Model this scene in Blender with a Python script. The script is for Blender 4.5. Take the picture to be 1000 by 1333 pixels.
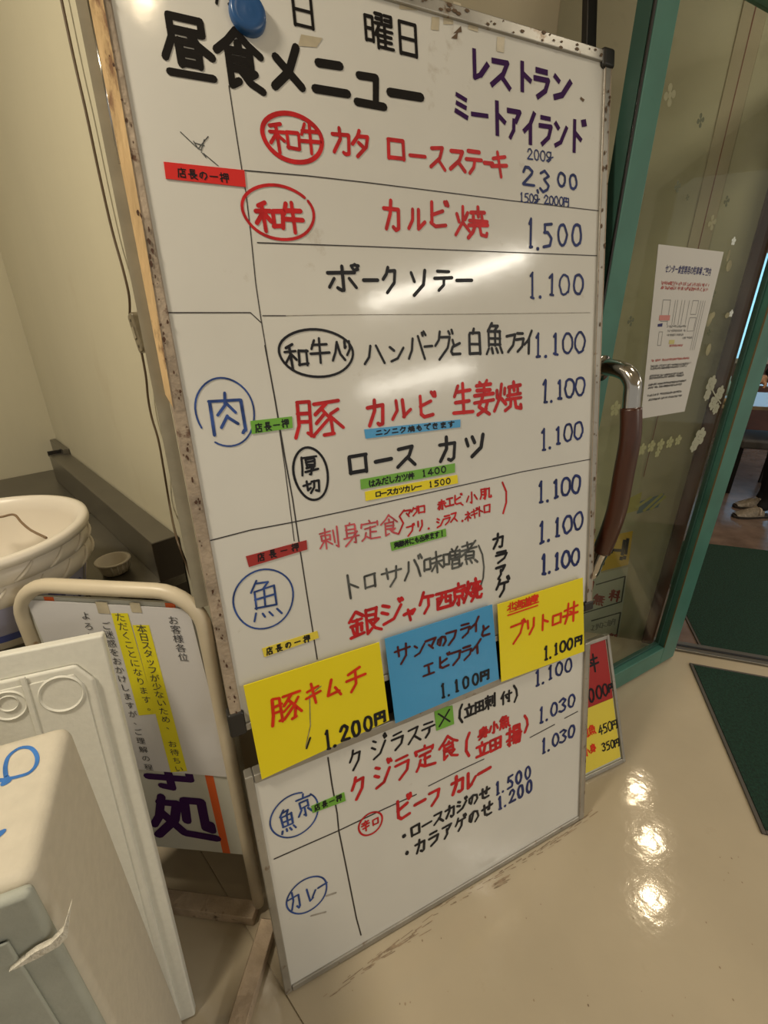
import bpy, math, random
from mathutils import Vector, Matrix
random.seed(7)
for o in list(bpy.data.objects): bpy.data.objects.remove(o)
scene = bpy.context.scene
COL = scene.collection
PI = math.pi
def R(a): return math.radians(a)

# ------------------------------------------------------------------ camera
EYE = Vector((0, 0, 1.40)); FPX = 602.73
PIT, ROL = R(23.953), R(0.106)
fwd = Vector((0, math.cos(PIT), -math.sin(PIT))); rgt0 = Vector((1, 0, 0)); dwn0 = fwd.cross(rgt0)
rgt = rgt0*math.cos(ROL) + dwn0*math.sin(ROL); dwn = -rgt0*math.sin(ROL) + dwn0*math.cos(ROL)
cd = bpy.data.cameras.new('camera'); cam = bpy.data.objects.new('camera', cd); COL.objects.link(cam)
cd.sensor_fit = 'HORIZONTAL'; cd.sensor_width = 36; cd.lens = FPX/1000*36; cd.clip_start = .02
cam.matrix_world = Matrix(((rgt.x, -dwn.x, -fwd.x, 0), (rgt.y, -dwn.y, -fwd.y, 0), (rgt.z, -dwn.z, -fwd.z, 1.40), (0, 0, 0, 1)))
scene.camera = cam

# ------------------------------------------------------------------ world, exposure, lights
w = bpy.data.worlds.new('world'); scene.world = w; w.use_nodes = True
w.node_tree.nodes['Background'].inputs[0].default_value = (1.0, .93, .80, 1)
w.node_tree.nodes['Background'].inputs[1].default_value = .37
vs = scene.view_settings
vs.view_transform = 'Standard'; vs.look = 'None'; vs.gamma = 1; vs.use_curve_mapping = False; vs.exposure = -0.10
def area(name, loc, sx, sy, power, col, rz=0, rx=0, ry=0):
    l = bpy.data.lights.new(name, 'AREA'); l.shape = 'RECTANGLE'; l.size = sx; l.size_y = sy
    l.energy = power; l.color = col
    o = bpy.data.objects.new(name, l); o.location = loc; o.rotation_euler = (rx, ry, rz); COL.objects.link(o); return o
def disc(name, loc, size, power, col):
    l = bpy.data.lights.new(name, 'AREA'); l.shape = 'DISK'; l.size = size; l.energy = power; l.color = col
    o = bpy.data.objects.new(name, l); o.location = loc; COL.objects.link(o); return o
WARM = (1, .80, .52); NEUT = (1, .93, .80)
TUBE1 = (2.66, -.53, 2.50); TUBE2 = (5.75, -3.1, 2.50); TROT = R(73)
area('fluorescent_light', TUBE1, 1.3, .14, 34, NEUT, TROT)
area('fluorescent_light', TUBE2, 1.9, .16, 130, NEUT, TROT)
DOWN = [(2.27, 2.80, 2.62), (2.17, 2.37, 2.62), (1.96, 1.96, 2.62)]
for p in DOWN: disc('downlight_or_fill', (p[0], p[1], 2.60), .10, 5, WARM)
disc('downlight_or_fill', (.13, .10, 2.56), .05, .9, WARM)
disc('downlight_or_fill', (-1.0, .1, 2.56), .30, 30, (1, .88, .68))  # added fill light to brighten the left wall, no fixture known there
disc('downlight_or_fill', (1.15, 1.0, 2.56), .20, 3.5, (1, .90, .72))  # extra fill light, put in to lift the entrance wall behind the glass

# ------------------------------------------------------------------ pixel ray -> point on a real surface
def ray(x, y): return rgt*((x-500)/FPX) + dwn*((y-666.5)/FPX) + fwd
def at_z(x, y, z=0):
    v = ray(x, y); return EYE + v*((z-1.40)/v.z)
def at_pl(x, y, P, n):
    v = ray(x, y); return EYE + v*((Vector(P)-EYE).dot(n)/v.dot(n))
class Frame:                                   # a local frame on a surface: u across, v up, w out of the surface
    def __init__(s, O, U, V):
        s.O = Vector(O); s.U = Vector(U).normalized(); s.V = Vector(V).normalized(); s.N = s.U.cross(s.V)
    def __call__(s, u, v, w=0): return s.O + s.U*u + s.V*v + s.N*w
    def px(s, x, y, w=0):
        X = at_pl(x, y, s.O + s.N*w, s.N) - s.O; return X.dot(s.U), X.dot(s.V)
def yawframe(O, deg, lean=0, inplane=0):
    t = R(deg); l = R(lean); U = Vector((math.cos(t), math.sin(t), 0)); n0 = Vector((-math.sin(t), math.cos(t), 0))
    V = Vector((0, 0, 1))*math.cos(l) + n0*math.sin(l)
    if inplane:
        a = R(inplane); U, V = U*math.cos(a)+V*math.sin(a), V*math.cos(a)-U*math.sin(a)
    return Frame(O, U, V)

# ------------------------------------------------------------------ materials
MATS = {}
def mat(name, col, rough=.5, metal=0, var=0, vscale=8, bump=0, bscale=60, spec=.5, coat=0, dirt=None, dscale=5, dth=.6, emit=None, estr=0, stretch=None, dsharp=.08):
    if name in MATS: return MATS[name]
    m = bpy.data.materials.new(name); m.use_nodes = True; nt = m.node_tree; N = nt.nodes; L = nt.links
    b = N['Principled BSDF']; b.inputs['Base Color'].default_value = (*col, 1); b.inputs['Roughness'].default_value = rough
    b.inputs['Metallic'].default_value = metal; b.inputs['Specular IOR Level'].default_value = spec
    if coat: b.inputs['Coat Weight'].default_value = coat; b.inputs['Coat Roughness'].default_value = .08
    tc = N.new('ShaderNodeTexCoord'); src = tc.outputs['Object']
    if stretch:
        mp = N.new('ShaderNodeMapping'); mp.inputs['Scale'].default_value = stretch; L.new(src, mp.inputs[0]); src = mp.outputs[0]
    out = None
    if var:
        n = N.new('ShaderNodeTexNoise'); n.inputs['Scale'].default_value = vscale; n.inputs['Detail'].default_value = 6
        L.new(src, n.inputs['Vector'])
        r = N.new('ShaderNodeValToRGB'); r.color_ramp.elements[0].position = .3; r.color_ramp.elements[1].position = .7
        r.color_ramp.elements[0].color = (*[c*(1-var) for c in col], 1); r.color_ramp.elements[1].color = (*[min(1, c*(1+var)) for c in col], 1)
        L.new(n.outputs[0], r.inputs[0]); out = r.outputs[0]
    if dirt:
        n = N.new('ShaderNodeTexNoise'); n.inputs['Scale'].default_value = dscale; n.inputs['Detail'].default_value = 10; n.inputs['Roughness'].default_value = .65
        L.new(src, n.inputs['Vector'])
        r = N.new('ShaderNodeValToRGB'); r.color_ramp.elements[0].position = dth; r.color_ramp.elements[1].position = dth+dsharp
        r.color_ramp.elements[0].color = (0, 0, 0, 1); r.color_ramp.elements[1].color = (1, 1, 1, 1)
        L.new(n.outputs[0], r.inputs[0])
        mx = N.new('ShaderNodeMix'); mx.data_type = 'RGBA'; L.new(r.outputs[0], mx.inputs[0])
        if out: L.new(out, mx.inputs[6])
        else: mx.inputs[6].default_value = (*col, 1)
        mx.inputs[7].default_value = (*dirt, 1); out = mx.outputs[2]
    if out: L.new(out, b.inputs['Base Color'])
    if bump:
        n = N.new('ShaderNodeTexNoise'); n.inputs['Scale'].default_value = bscale; n.inputs['Detail'].default_value = 4
        L.new(src, n.inputs['Vector']); bp = N.new('ShaderNodeBump'); bp.inputs['Strength'].default_value = bump; bp.inputs['Distance'].default_value = .01
        L.new(n.outputs[0], bp.inputs['Height']); L.new(bp.outputs[0], b.inputs['Normal'])
    if emit: b.inputs['Emission Color'].default_value = (*emit, 1); b.inputs['Emission Strength'].default_value = estr
    MATS[name] = m; return m
def ink(name, col, fade=.35):
    return mat(name, col, rough=.45, var=fade, vscale=45, spec=.25)

def board_mat():
    m = mat('whiteboard enamel', (.68, .67, .63), rough=.12, var=.05, vscale=3, dirt=(.48, .43, .36), dscale=11, dth=.66, dsharp=.12, bump=.05, bscale=9, spec=.5)
    return m
M = {}
M['board'] = board_mat()
M['alu'] = mat('brushed aluminium', (.40, .38, .34), .42, .6, .15, 14, dirt=(.22, .16, .11), dscale=26, dth=.60)
M['alu_dirty'] = mat('stained frame strip', (.36, .29, .22), .5, .1, .25, 18, dirt=(.12, .06, .035), dscale=34, dth=.60, bump=.3, bscale=80)
M['wood_edge'] = mat('yellowed bare wood edge', (.58, .40, .20), .6, 0, .3, 26, dirt=(.26, .14, .07), dscale=34, dth=.56, stretch=(1, 1, .2), bump=.3)
M['grey_panel'] = mat('grey backing sheet', (.25, .225, .165), .7, 0, .1, 30)
M['black_steel'] = mat('black painted steel', (.012, .010, .009), .4)
M['black_plastic'] = mat('black plastic', (.02, .018, .016), .45)
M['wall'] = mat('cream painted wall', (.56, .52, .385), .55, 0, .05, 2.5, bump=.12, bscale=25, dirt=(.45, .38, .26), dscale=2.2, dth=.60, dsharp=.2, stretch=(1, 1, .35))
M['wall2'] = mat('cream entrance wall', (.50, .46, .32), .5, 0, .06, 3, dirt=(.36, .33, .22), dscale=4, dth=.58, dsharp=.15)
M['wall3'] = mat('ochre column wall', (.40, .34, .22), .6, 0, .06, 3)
M['ceil'] = mat('ceiling board', (.62, .58, .5), .8)
M['floor'] = mat('waxed beige floor sheet', (.47, .40, .29), .09, 0, .06, 3, dirt=(.40, .33, .23), dscale=6, dth=.64, dsharp=.18, bump=.05, bscale=26)
M['floor_dirt'] = mat('floor grime', (.27, .20, .13), .6, 0, .4, 40)
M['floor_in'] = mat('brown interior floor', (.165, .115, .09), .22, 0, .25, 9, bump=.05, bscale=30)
M['teal'] = mat('teal painted door metal', (.062, .185, .145), .38, 0, .12, 9, dirt=(.03, .13, .10), dscale=22, dth=.66)
M['teal_dark'] = mat('dark teal door edge', (.028, .085, .065), .45, 0, .1, 9)
M['jamb'] = mat('reddish brown jamb', (.095, .030, .020), .35, 0, .2, 12)
M['chrome'] = mat('chrome', (.58, .56, .53), .14, 1)
M['handle'] = mat('dark varnished wood grip', (.065, .020, .010), .32, 0, .35, 30, stretch=(1, 1, .15), coat=.4)
M['steel'] = mat('dull stainless steel', (.20, .185, .155), .33, .75, .1, 6)
M['steel_dark'] = mat('dark counter end', (.030, .022, .015), .5, 0, .2, 10)
M['tub'] = mat('cream white plastic', (.74, .68, .58), .35, 0, .03, 5)
M['foam'] = mat('white polystyrene foam', (.62, .57, .47), .75, 0, .04, 60, bump=.07, bscale=150)
M['foam2'] = mat('white foam lid', (.74, .73, .66), .75, 0, .03, 90, bump=.06, bscale=150)
M['foam_grey'] = mat('grey foam front', (.42, .44, .39), .7, 0, .10, 14, bump=.10, bscale=120)  # greyer foam tone for the front panel, ribs and steps
M['foam_torn'] = mat('torn foam', (.78, .74, .64), .85, 0, .1, 60, bump=.8, bscale=120)
M['pipe'] = mat('cream painted pipe', (.62, .54, .40), .38, 0, .06, 9, dirt=(.40, .24, .11), dscale=16, dth=.64)
M['oldwood'] = mat('grimy old wood', (.40, .31, .22), .7, 0, .35, 14, dirt=(.07, .045, .03), dscale=22, dth=.60, bump=.6, bscale=50)
M['paper'] = mat('white paper', (.66, .65, .66), .55, 0, .02, 3)
M['paper_dim'] = mat('grey white poster paper', (.56, .57, .48), .5, 0, .04, 4)
M['sign'] = mat('white sign enamel', (.56, .56, .50), .4, 0, .03, 5, dirt=(.3, .27, .2), dscale=20, dth=.70)
M['hl'] = mat('yellow highlighter', (.80, .72, .02), .6)
M['orange'] = mat('orange stripe', (.72, .12, .02), .45)
M['mat'] = mat('dark green carpet mat', (.007, .042, .024), .95, 0, .45, 120, bump=1.0, bscale=350)
M['mat_edge'] = mat('dark rubber edging', (.07, .06, .05), .6)
M['yel'] = mat('yellow card laminate', (.84, .70, .01), .30, 0, .02, 6, bump=.05, bscale=8)
M['blu'] = mat('blue card laminate', (.055, .33, .66), .28, 0, .03, 6, bump=.05, bscale=8)
M['grn'] = mat('green label tape', (.16, .42, .045), .4)
M['redt'] = mat('red label tape', (.66, .022, .020), .38)
M['redt_dark'] = mat('dull red label tape', (.36, .025, .022), .45)
M['yelt'] = mat('yellow label tape', (.76, .62, .06), .4)
M['yeldull'] = mat('ochre yellow print', (.68, .44, .02), .45)
M['redcard'] = mat('deep red card', (.38, .018, .018), .32)
M['magnet'] = mat('blue magnet plastic', (.02, .085, .24), .3)
M['tape'] = mat('old clear tape', (.50, .44, .32), .35, 0, .15, 40)
M['i_black'] = ink('black marker', (.012, .012, .016))
M['i_title'] = mat('black cut lettering', (.012, .010, .009), .7, spec=.15)
M['i_purple'] = mat('purple cut lettering', (.040, .008, .075), .7, spec=.15)
M['i_red'] = ink('red marker', (.52, .018, .022), .22)
M['i_pink'] = ink('faded red marker', (.55, .09, .11), .25)
M['i_navy'] = ink('navy marker', (.018, .030, .13), .4)
M['i_blue'] = ink('blue marker', (.035, .075, .26), .45)
M['i_grey'] = ink('faint black marker', (.085, .09, .088), .5)
M['i_line'] = mat('thin black rule line', (.03, .025, .025), .5, 0, .5, 60)
M['i_faint'] = mat('faint dotted rule line', (.22, .19, .15), .5, 0, .5, 90)
M['i_brown'] = ink('dark brown marker', (.075, .008, .010), .3)
M['i_orange'] = ink('orange red marker', (.70, .035, .010), .15)
M['i_print'] = mat('printed black', (.05, .05, .055), .6)
M['i_foamblue'] = ink('blue felt pen', (.05, .18, .52), .25)
M['smudge'] = mat('grey smudge', (.36, .33, .29), .6, 0, .2, 60)

def glass_mat():
    m = bpy.data.materials.new('door glass'); m.use_nodes = True; nt = m.node_tree; N = nt.nodes; L = nt.links
    N.remove(N['Principled BSDF']); out = N['Material Output']
    t = N.new('ShaderNodeBsdfTransparent'); t.inputs[0].default_value = (.93, .95, .91, 1)
    g = N.new('ShaderNodeBsdfGlossy'); g.inputs['Roughness'].default_value = .03
    fr = N.new('ShaderNodeLayerWeight'); fr.inputs[0].default_value = .5
    pw = N.new('ShaderNodeMath'); pw.operation = 'POWER'; pw.inputs[1].default_value = 4.0; L.new(fr.outputs['Facing'], pw.inputs[0])
    sc = N.new('ShaderNodeMath'); sc.operation = 'MULTIPLY_ADD'; sc.inputs[1].default_value = .35; sc.inputs[2].default_value = .025; L.new(pw.outputs[0], sc.inputs[0])
    mx = N.new('ShaderNodeMixShader'); L.new(sc.outputs[0], mx.inputs[0]); L.new(t.outputs[0], mx.inputs[1]); L.new(g.outputs[0], mx.inputs[2])
    d = N.new('ShaderNodeBsdfDiffuse'); d.inputs[0].default_value = (.5, .48, .38, 1)
    n = N.new('ShaderNodeTexNoise'); n.inputs['Scale'].default_value = 6; n.inputs['Detail'].default_value = 8
    tc = N.new('ShaderNodeTexCoord'); L.new(tc.outputs['Object'], n.inputs['Vector'])
    mr = N.new('ShaderNodeMapRange'); mr.inputs[1].default_value = .35; mr.inputs[2].default_value = .75; mr.inputs[3].default_value = .0; mr.inputs[4].default_value = .05
    L.new(n.outputs[0], mr.inputs[0])
    m2 = N.new('ShaderNodeMixShader'); L.new(mr.outputs[0], m2.inputs[0]); L.new(mx.outputs[0], m2.inputs[1]); L.new(d.outputs[0], m2.inputs[2])
    L.new(m2.outputs[0], out.inputs[0]); return m
M['glass'] = glass_mat()

# ------------------------------------------------------------------ mesh helpers
class MB:
    def __init__(s): s.v = []; s.f = []
    def face(s, pts):
        i = len(s.v); s.v += [Vector(p) for p in pts]; s.f.append(list(range(i, i+len(pts)))); return s
    def box(s, F, u0, u1, v0, v1, w0, w1):
        i = len(s.v)
        s.v += [F(u, v, w) for w in (w0, w1) for v in (v0, v1) for u in (u0, u1)]
        s.f += [[i+a for a in q] for q in ((0, 2, 3, 1), (4, 5, 7, 6), (0, 1, 5, 4), (2, 6, 7, 3), (0, 4, 6, 2), (1, 3, 7, 5))]; return s
    def prism(s, F, pts, w0, w1):
        i = len(s.v); n = len(pts)
        s.v += [F(u, v, w0) for u, v in pts] + [F(u, v, w1) for u, v in pts]
        s.f += [list(range(i+n-1, i-1, -1)), list(range(i+n, i+2*n))]
        s.f += [[i+k, i+(k+1) % n, i+n+(k+1) % n, i+n+k] for k in range(n)]; return s
    def tube(s, path, r, n=12, cap=True):
        path = [Vector(p) for p in path]; rr = r if isinstance(r, (list, tuple)) else [r]*len(path)
        i0 = len(s.v); ref = None
        for k, p in enumerate(path):
            d = (path[min(k+1, len(path)-1)] - path[max(k-1, 0)]).normalized()
            if ref is None:
                ref = d.orthogonal().normalized()
            else:
                ref = (ref - d*ref.dot(d)).normalized()
            b = d.cross(ref)
            for j in range(n):
                a = 2*PI*j/n; s.v.append(p + (ref*math.cos(a) + b*math.sin(a))*rr[k])
        for k in range(len(path)-1):
            for j in range(n):
                a = i0+k*n+j; b_ = i0+k*n+(j+1) % n; s.f.append([a, b_, b_+n, a+n])
        if cap: s.f.append([i0+j for j in range(n-1, -1, -1)]); s.f.append([i0+(len(path)-1)*n+j for j in range(n)])
        return s
    def lathe(s, C, prof, n=48, a0=0, a1=2*PI):
        C = Vector(C); i0 = len(s.v); full = abs(a1-a0-2*PI) < 1e-6; m = n if full else n+1
        for r, z in prof:
            for j in range(m):
                a = a0+(a1-a0)*j/n; s.v.append(C + Vector((r*math.cos(a), r*math.sin(a), z)))
        for k in range(len(prof)-1):
            for j in range(n):
                a = i0+k*m+j; b = i0+k*m+(j+1) % m; s.f.append([a, b, b+m, a+m])
        return s
    def disc(s, F, u, v, ru, rv, w=0, n=24):
        return s.face([F(u+ru*math.cos(2*PI*k/n), v+rv*math.sin(2*PI*k/n), w) for k in range(n)])
    def ribbon(s, F, pts, wd, w, flat=False):      # a flat pen stroke lying on surface F
        hw = wd/2; w0_ = w; s.k = getattr(s, 'k', 0)
        for a, b in zip(pts[:-1], pts[1:]):
            s.k += 1; w = w0_+(s.k % 16)*6e-6
            dx, dy = b[0]-a[0], b[1]-a[1]; l = math.hypot(dx, dy) or 1e-6; nx, ny = -dy/l*hw, dx/l*hw
            e = (dx/l*hw*.4, dy/l*hw*.4) if flat else (0, 0)
            a_ = (a[0]-e[0], a[1]-e[1]); b_ = (b[0]+e[0], b[1]+e[1])
            s.face([F(a_[0]-nx, a_[1]-ny, w), F(b_[0]-nx, b_[1]-ny, w), F(b_[0]+nx, b_[1]+ny, w), F(a_[0]+nx, a_[1]+ny, w)])
        for p in (pts[1:-1] if flat else pts): s.k += 1; s.disc(F, p[0], p[1], hw, hw, w0_+(s.k % 16)*6e-6+3e-6, 8)
        return s
    def build(s, name, m, parent=None, smooth=False, bevel=0, seg=2, org=None):
        o0 = parent.matrix_world.translation.copy() if parent else Vector(org or (0, 0, 0))
        me = bpy.data.meshes.new(name); me.from_pydata([tuple(p-o0) for p in s.v], [], s.f); me.update()
        me.materials.append(M[m] if isinstance(m, str) else m)
        o = bpy.data.objects.new(name, me); COL.objects.link(o)
        if parent: o.parent = parent; o.matrix_world = Matrix.Translation(o0)
        else: o.location = o0; o.matrix_world = Matrix.Translation(o0)
        if smooth:
            for p in me.polygons: p.use_smooth = True
        if bevel:
            b = o.modifiers.new('bevel', 'BEVEL'); b.width = bevel; b.segments = seg; b.limit_method = 'ANGLE'
            for p in me.polygons: p.use_smooth = True
            b.harden_normals = True
        return o
def thing(name, label, cat, loc, group=None):
    o = bpy.data.objects.new(name, None); o.empty_display_size = .05; COL.objects.link(o); o.location = loc
    o.matrix_world = Matrix.Translation(Vector(loc)); o['label'] = label; o['category'] = cat
    if group: o['group'] = group
    return o
def tag(o, label, cat, group=None):
    o['label'] = label; o['category'] = cat
    if group: o['group'] = group
    return o
def struct(o): o['kind'] = 'structure'; return o
def hermite(pts, n=8):
    pts = [Vector(p) for p in pts]; out = []
    for i in range(len(pts)-1):
        p0 = pts[max(i-1, 0)]; p1 = pts[i]; p2 = pts[i+1]; p3 = pts[min(i+2, len(pts)-1)]
        for k in range(n):
            t = k/n; out.append(.5*((2*p1)+(p2-p0)*t+(2*p0-5*p1+4*p2-p3)*t*t+(3*p1-p0-3*p2+p3)*t**3))
    out.append(pts[-1]); return out
WORLD = Frame((0, 0, 0), (1, 0, 0), (0, 1, 0))     # u = x, v = y, w = z

# ------------------------------------------------------------------ pen-stroke alphabet (xxyy pairs, 0-99, y down; o = ellipse cx cy rx ry)
G = {}
def defs(txt):
    for ln in txt.strip().split('\n'):
        k, s = ln.split(' ', 1); G[k] = s.split()
defs('''
0 o50503044
1 34205006 50065092 36926692
2 1630300650047020 7020603815908590
3 1814500578224545 454580658085509520 82
4 602010657065? 
5 7808280828422844 284460408060 8060709030952085
6 70063040206830955095806560482860
7 1210861050508095
. o20900505
, 22863099
g o45303022 7522709040981085
! 50085068 o50900404
( 70054025306540 95
) 30056025706560 95
、 30705592
・ o50500606
X 15158585 85151585
カ 10328228768862955286 450542441592
タ 400530280852 3424802570602595 35486266
ロ 15181585 1518851683 85 15828382
ー 08528848
ス 1518781560501090 52588890
テ 22147812 08429238 5542507028 94
キ 15328222 10629050 42056095
ル 323230120855? 
ヒ 2210208035908285 75355252 5252? 
ク 380530281052 3522822070602595
ソ 18203048 8212706030 95
ハ 3520286008 88 6215755090 88
ン 12183534 1288507590 25
と 30083842 8028305015753092 30928590
フ 1218851572602595
ラ 22127812 1238853670702895
イ 780550401062 52385295
ニ 22257822 08809278
ツ 12202245 42145240 8814756035 92
も 4505386042856293 629380757655 20326830 15556552
て 1020851450404570 45707592
き 20227515 15458236 40056862 3065228040927590
ま 18228220 22457843 5005508035922280 228040708590
す 08259222 5505556040683252 325250425860528032 95
は 181012502092 40329028 6808688052924080 408055709090
み 221558124050158 8 15881065405890 80 7540707050 95
た 12256020 35051090 55508548 527560929090
に 181012502092 45258523 42755890 58909088
し 3008287042927085 70858565
レ 280828905578 55788842
マ 102088185562 30506285
リ 28122858 7208705540 95
シ 20124024 12403252 1590557890 30
ネ 50045814 1830782812 75 50505095 60528872
ト 35053595 35387558
エ 18188218 50185082 08829282
サ 08329230 30103258 7008686038 95
ャ 1045803065 55 35205092
ケ 350525351052 30289028 6528606535 95
ア 1215861460 45 5038487025 95
チ 72082024 08459242 522050652895
ム 4508158280 75 62509092
の 5020308012652035 203550188230 823088606090
せ 08429236 7210686058 56 301532805090 50908288
メ 7508506012 92 22358085
ュ 20287226 72266682 08849284
ミ 20107825 20427555 12728292
オ 08309228 58055892 58924585 55321080
り 2812265034 44 7208725545 95
和 38061218 05355032 28142895 28380670 28424862 58325880 58329232 92329080 58789078
牛 28101240 20308528 05589556 52055296
焼 12301650 42223642 280826500590 28554275 50229220 70067034 58305646 82288244 48469544 46609658 646058804295 7660768895 90 95909678
入 4810355508 92 4820656592 92
白 48043820 20222092 20228022 80228092 20568056 20908090
魚 35041228 321265125026 20282070 20288028 80288070 20488048 20698069 50285069 15800894 36804092 58806492 80809294
豚 1510146005 92 151038103890 38903084 15343834 15563856 48149512 68144840 582878557688 76886292 66424660 72564486 92307844 76469680
生 28081238 22288526 18568254 05909588 52065290
姜 32043812 66036012 15168515 20288027 08419240 50165041 05609558 424628757595 70585882 58822296
厚 12109208 1410126004 94 34203448 34207820 78207848 34347834 34487848 325876565868 566656944690 22769474
切 05384530 221024724460 481890168488 84887082 6618606038 92
丼 10329030 06609458 34083260 32601894 68066895 48445450
円 14121492 14128612 86128690 86907690 50125050 14508650
刺 08205818 32043295 14341454 14345234 52345254 14525252 30550684 34555878 70187070 90069092 90928086
身 50034214 26142666 26147414 74147490 74906286 26307430 26467446 08669060 864450741496
定 50035014 10321016 10169016 90168630 26387638 50385088 50607660 285522780695 247450909594
食 500330220540 500672249538 50245034 28362892 28924484 28367236 72367264 28507250 28647264 80686078 486466849295
赤 18228220 06449442 50045044 404434751894 60446092 60925088 20600880 78589280
小 50065092 50923886 25320872 74309268
肌 161214600692 16124012 40124090 40903286 16364036 16584058 561454604294 56148014 80148084 80849688 96889672
味 08280872 08283428 34283472 08703470 46289226 40489846 68066895 66504284 70509680
噌 08280872 08283428 34283472 08703470 52065618 84047816 44224452 44229422 94229452 44379437 44519451 69226951 52605294 52608860 88608894 52768876 52938893
煮 20167214 46044632 06349432 860850401258 34463474 34467646 76467674 34607660 34737673 18820896 38824294 60826694 82829496
銀 28040434 28064828 16364236 08544653 28362886 14641878 42623876 05905084 58125892 58927480 58128812 88128848 58308830 58488848 92547466 685080789894
西 08149212 14361490 14368636 86368690 14888688 381436482266 62146260 62607660
京 50035018 06209419 26342658 26347434 74347458 26577457 50575094 50944088 28681088 72689086
北 34103492 08383436 04803466 60086084 60849488 94889470 90266046
海 10102022 05361646 06922462 44043028 40169415 40323472 34728872 40328432 84328094 26529850 58385864
鮮 20041020 20124012 10301070 10304030 40304070 10504050 10704070 25302570 10800595 30803592 44804892 58106222 84087820 54289427 56489247 50709869 74287496
道 40044614 78027212 32189617 60185628 44304476 44308430 84308476 44468446 44608460 44758475 10122022 06422242 22422072 20720488 20744092 40929892
出 50055092 20252050 20508050 80258050 10601090 10909090 90609090
来 12208818 06449442 50055095 30252640 72246640 48441082 52449080
産 50025012 14148813 32183628 70166428 10329231 143212700396 36382456 30508449 30688067 18929291 56385691
立 50055022 12268824 30384078 72366078 05889587
田 14161490 14168616 86168690 14528652 14888688 50165088
揚 05283825 22052292 22921284 04663852 50085038 50088808 88088838 50228822 50378837 40489847 54503872 506092608494 84947490 66624690 80626294
付 30060848 22322294 40349632 76087692 76926286 50506066
辛 50035014 14188617 32223836 70206236 08429240 18648463 50425096
肉 10221095 10229022 90229090 90908092 500446302852 48267248 48522876 50547274
店 50035012 14149213 141412600494 54225454 54368434 32563290 32568056 80568090 32888088
長 30063054 30067806 30227422 30387438 05549553 28542894 28944884 84606072 445462809495
押 05283825 22052292 22921284 04663852 48124860 48129212 92129260 48369236 48589258 70127096
一 08509250
昼 220822400472 22088208 82088228 22288228 552870469660 34443478 34447044 70447078 34607060 34767076 08949493
曜 06200682 06203020 30203082 06503050 06803080 40086208 62086232 42206220 38326232 70089408 94089432 72209420 68329432 52363862 46524696 46489648 70387092 48629262 48769276 46929892
日 18101892 18108210 82108292 18508250 18908290
月 241022600694 24107810 78107892 78926888 24367836 24607860
事 06149413 26262640 26267426 74267440 26407440 20527852 78527878 05649664 20787878 50035092 50923690
処 30081850 18500670 25205020 502040550892 22405082 508296 88 62125855 62128612 86128468 84689272 92729258
無 28041028 22189017 05409639 10649263 26182664 42184264 60186064 76187664 18760890 36764088 58766288 78769090
料 18142434 44123834 04425641 30063095 28460672 32465266 66147626 62367248 58649858 84058495
''')
def cl(s): return s.split()
G['2'] = cl('183032065204742268381890 18908688'); G['3'] = cl('18165206782548447864 48444444 78647088409516 84'.replace('409516 84', '40951684'))
G['3'] = cl('1816520678254844 48447868708840951684'); G['4'] = cl('600815688868 62356295')
G['5'] = cl('78082810 281026422642 26425038786268902095'.replace('281026422642', '28102642'))
G['('] = cl('700540302865 28654095'.replace('28654095', '28656095')); G[')'] = cl('300560306865 68653595'.replace('68653595', '68653595'))
G['ロ'] = cl('15181585 15188516 85168385 15828382'); G['テ'] = cl('22147812 08429238 554250702894')
G['ル'] = cl('321230550890 60106085 60859255'); G['ヒ'] = cl('22102080 208035908285 75352052')
G['ソ'] = cl('18203048 821270603095'); G['ハ'] = cl('352028600888 621575509088'); G['ン'] = cl('12183534 128850759025')
G['ツ'] = cl('12202245 42145240 881475603592'); G['す'] = cl('08259222 550555604068 406832525042 50425860528032 95'.replace('528032 95', '52803295'))
G['み'] = cl('2215581240501588 15881065405890 80 754070705095'.replace('405890 80', '40589080')); G['リ'] = cl('28122858 720870554095')
G['シ'] = cl('20124024 12403252 159055789030'); G['ネ'] = cl('50045814 183078281275 50505095 60528872')
G['サ'] = cl('08329230 30103258 700868603895'); G['ャ'] = cl('104580306555 35205092'); G['ケ'] = cl('350525351052 30289028 652860653595')
G['ア'] = cl('121586146045 503848702595'); G['ム'] = cl('450815828075 62509092'); G['メ'] = cl('750850601292 22358085')
G['せ'] = cl('08429236 721068605856 301532805090 50908288'); G['り'] = cl('281226503444 720872554595'); G['入'] = cl('481035550892 482065659292')
G['焼'] = cl('12301650 42223642 280826500590 28554275 50229220 70067034 58305646 82288244 48469544 46609658 646058804295 766076889590 95909678')
G['豚'] = cl('151014600592 151038103890 38903084 15343834 15563856 48149512 68144840 582878557688 76886292 66424660 72564486 92307844 76469680')
G['厚'] = cl('12109208 141012600494 34203448 34207820 78207848 34347834 34487848 325876565868 566656944690 22769474')
G['切'] = cl('05384530 221024724460 481890168488 84887082 661860603892'); G['処'] = cl('300818500670 25205020 502040550892 224050829688 62125855 62128612 86128468 84689272 92729258')
for a, b in zip('ビバグブジギドゲゴだで', 'ヒハクフシキトケコたて'):
    if b in G: G[a] = [*G[b], '80028616', '92009814']
G['1'] = cl('38185006 50064992 40926093'); G['g'] = cl('o42352824 681268754095 40951888 18887062 70629850')
G['ポ'] = cl('10328530 48084888 48883680 25501280 70508678') + ['o88120909']
G['ニ'] = cl('22257822 08809278')
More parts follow.
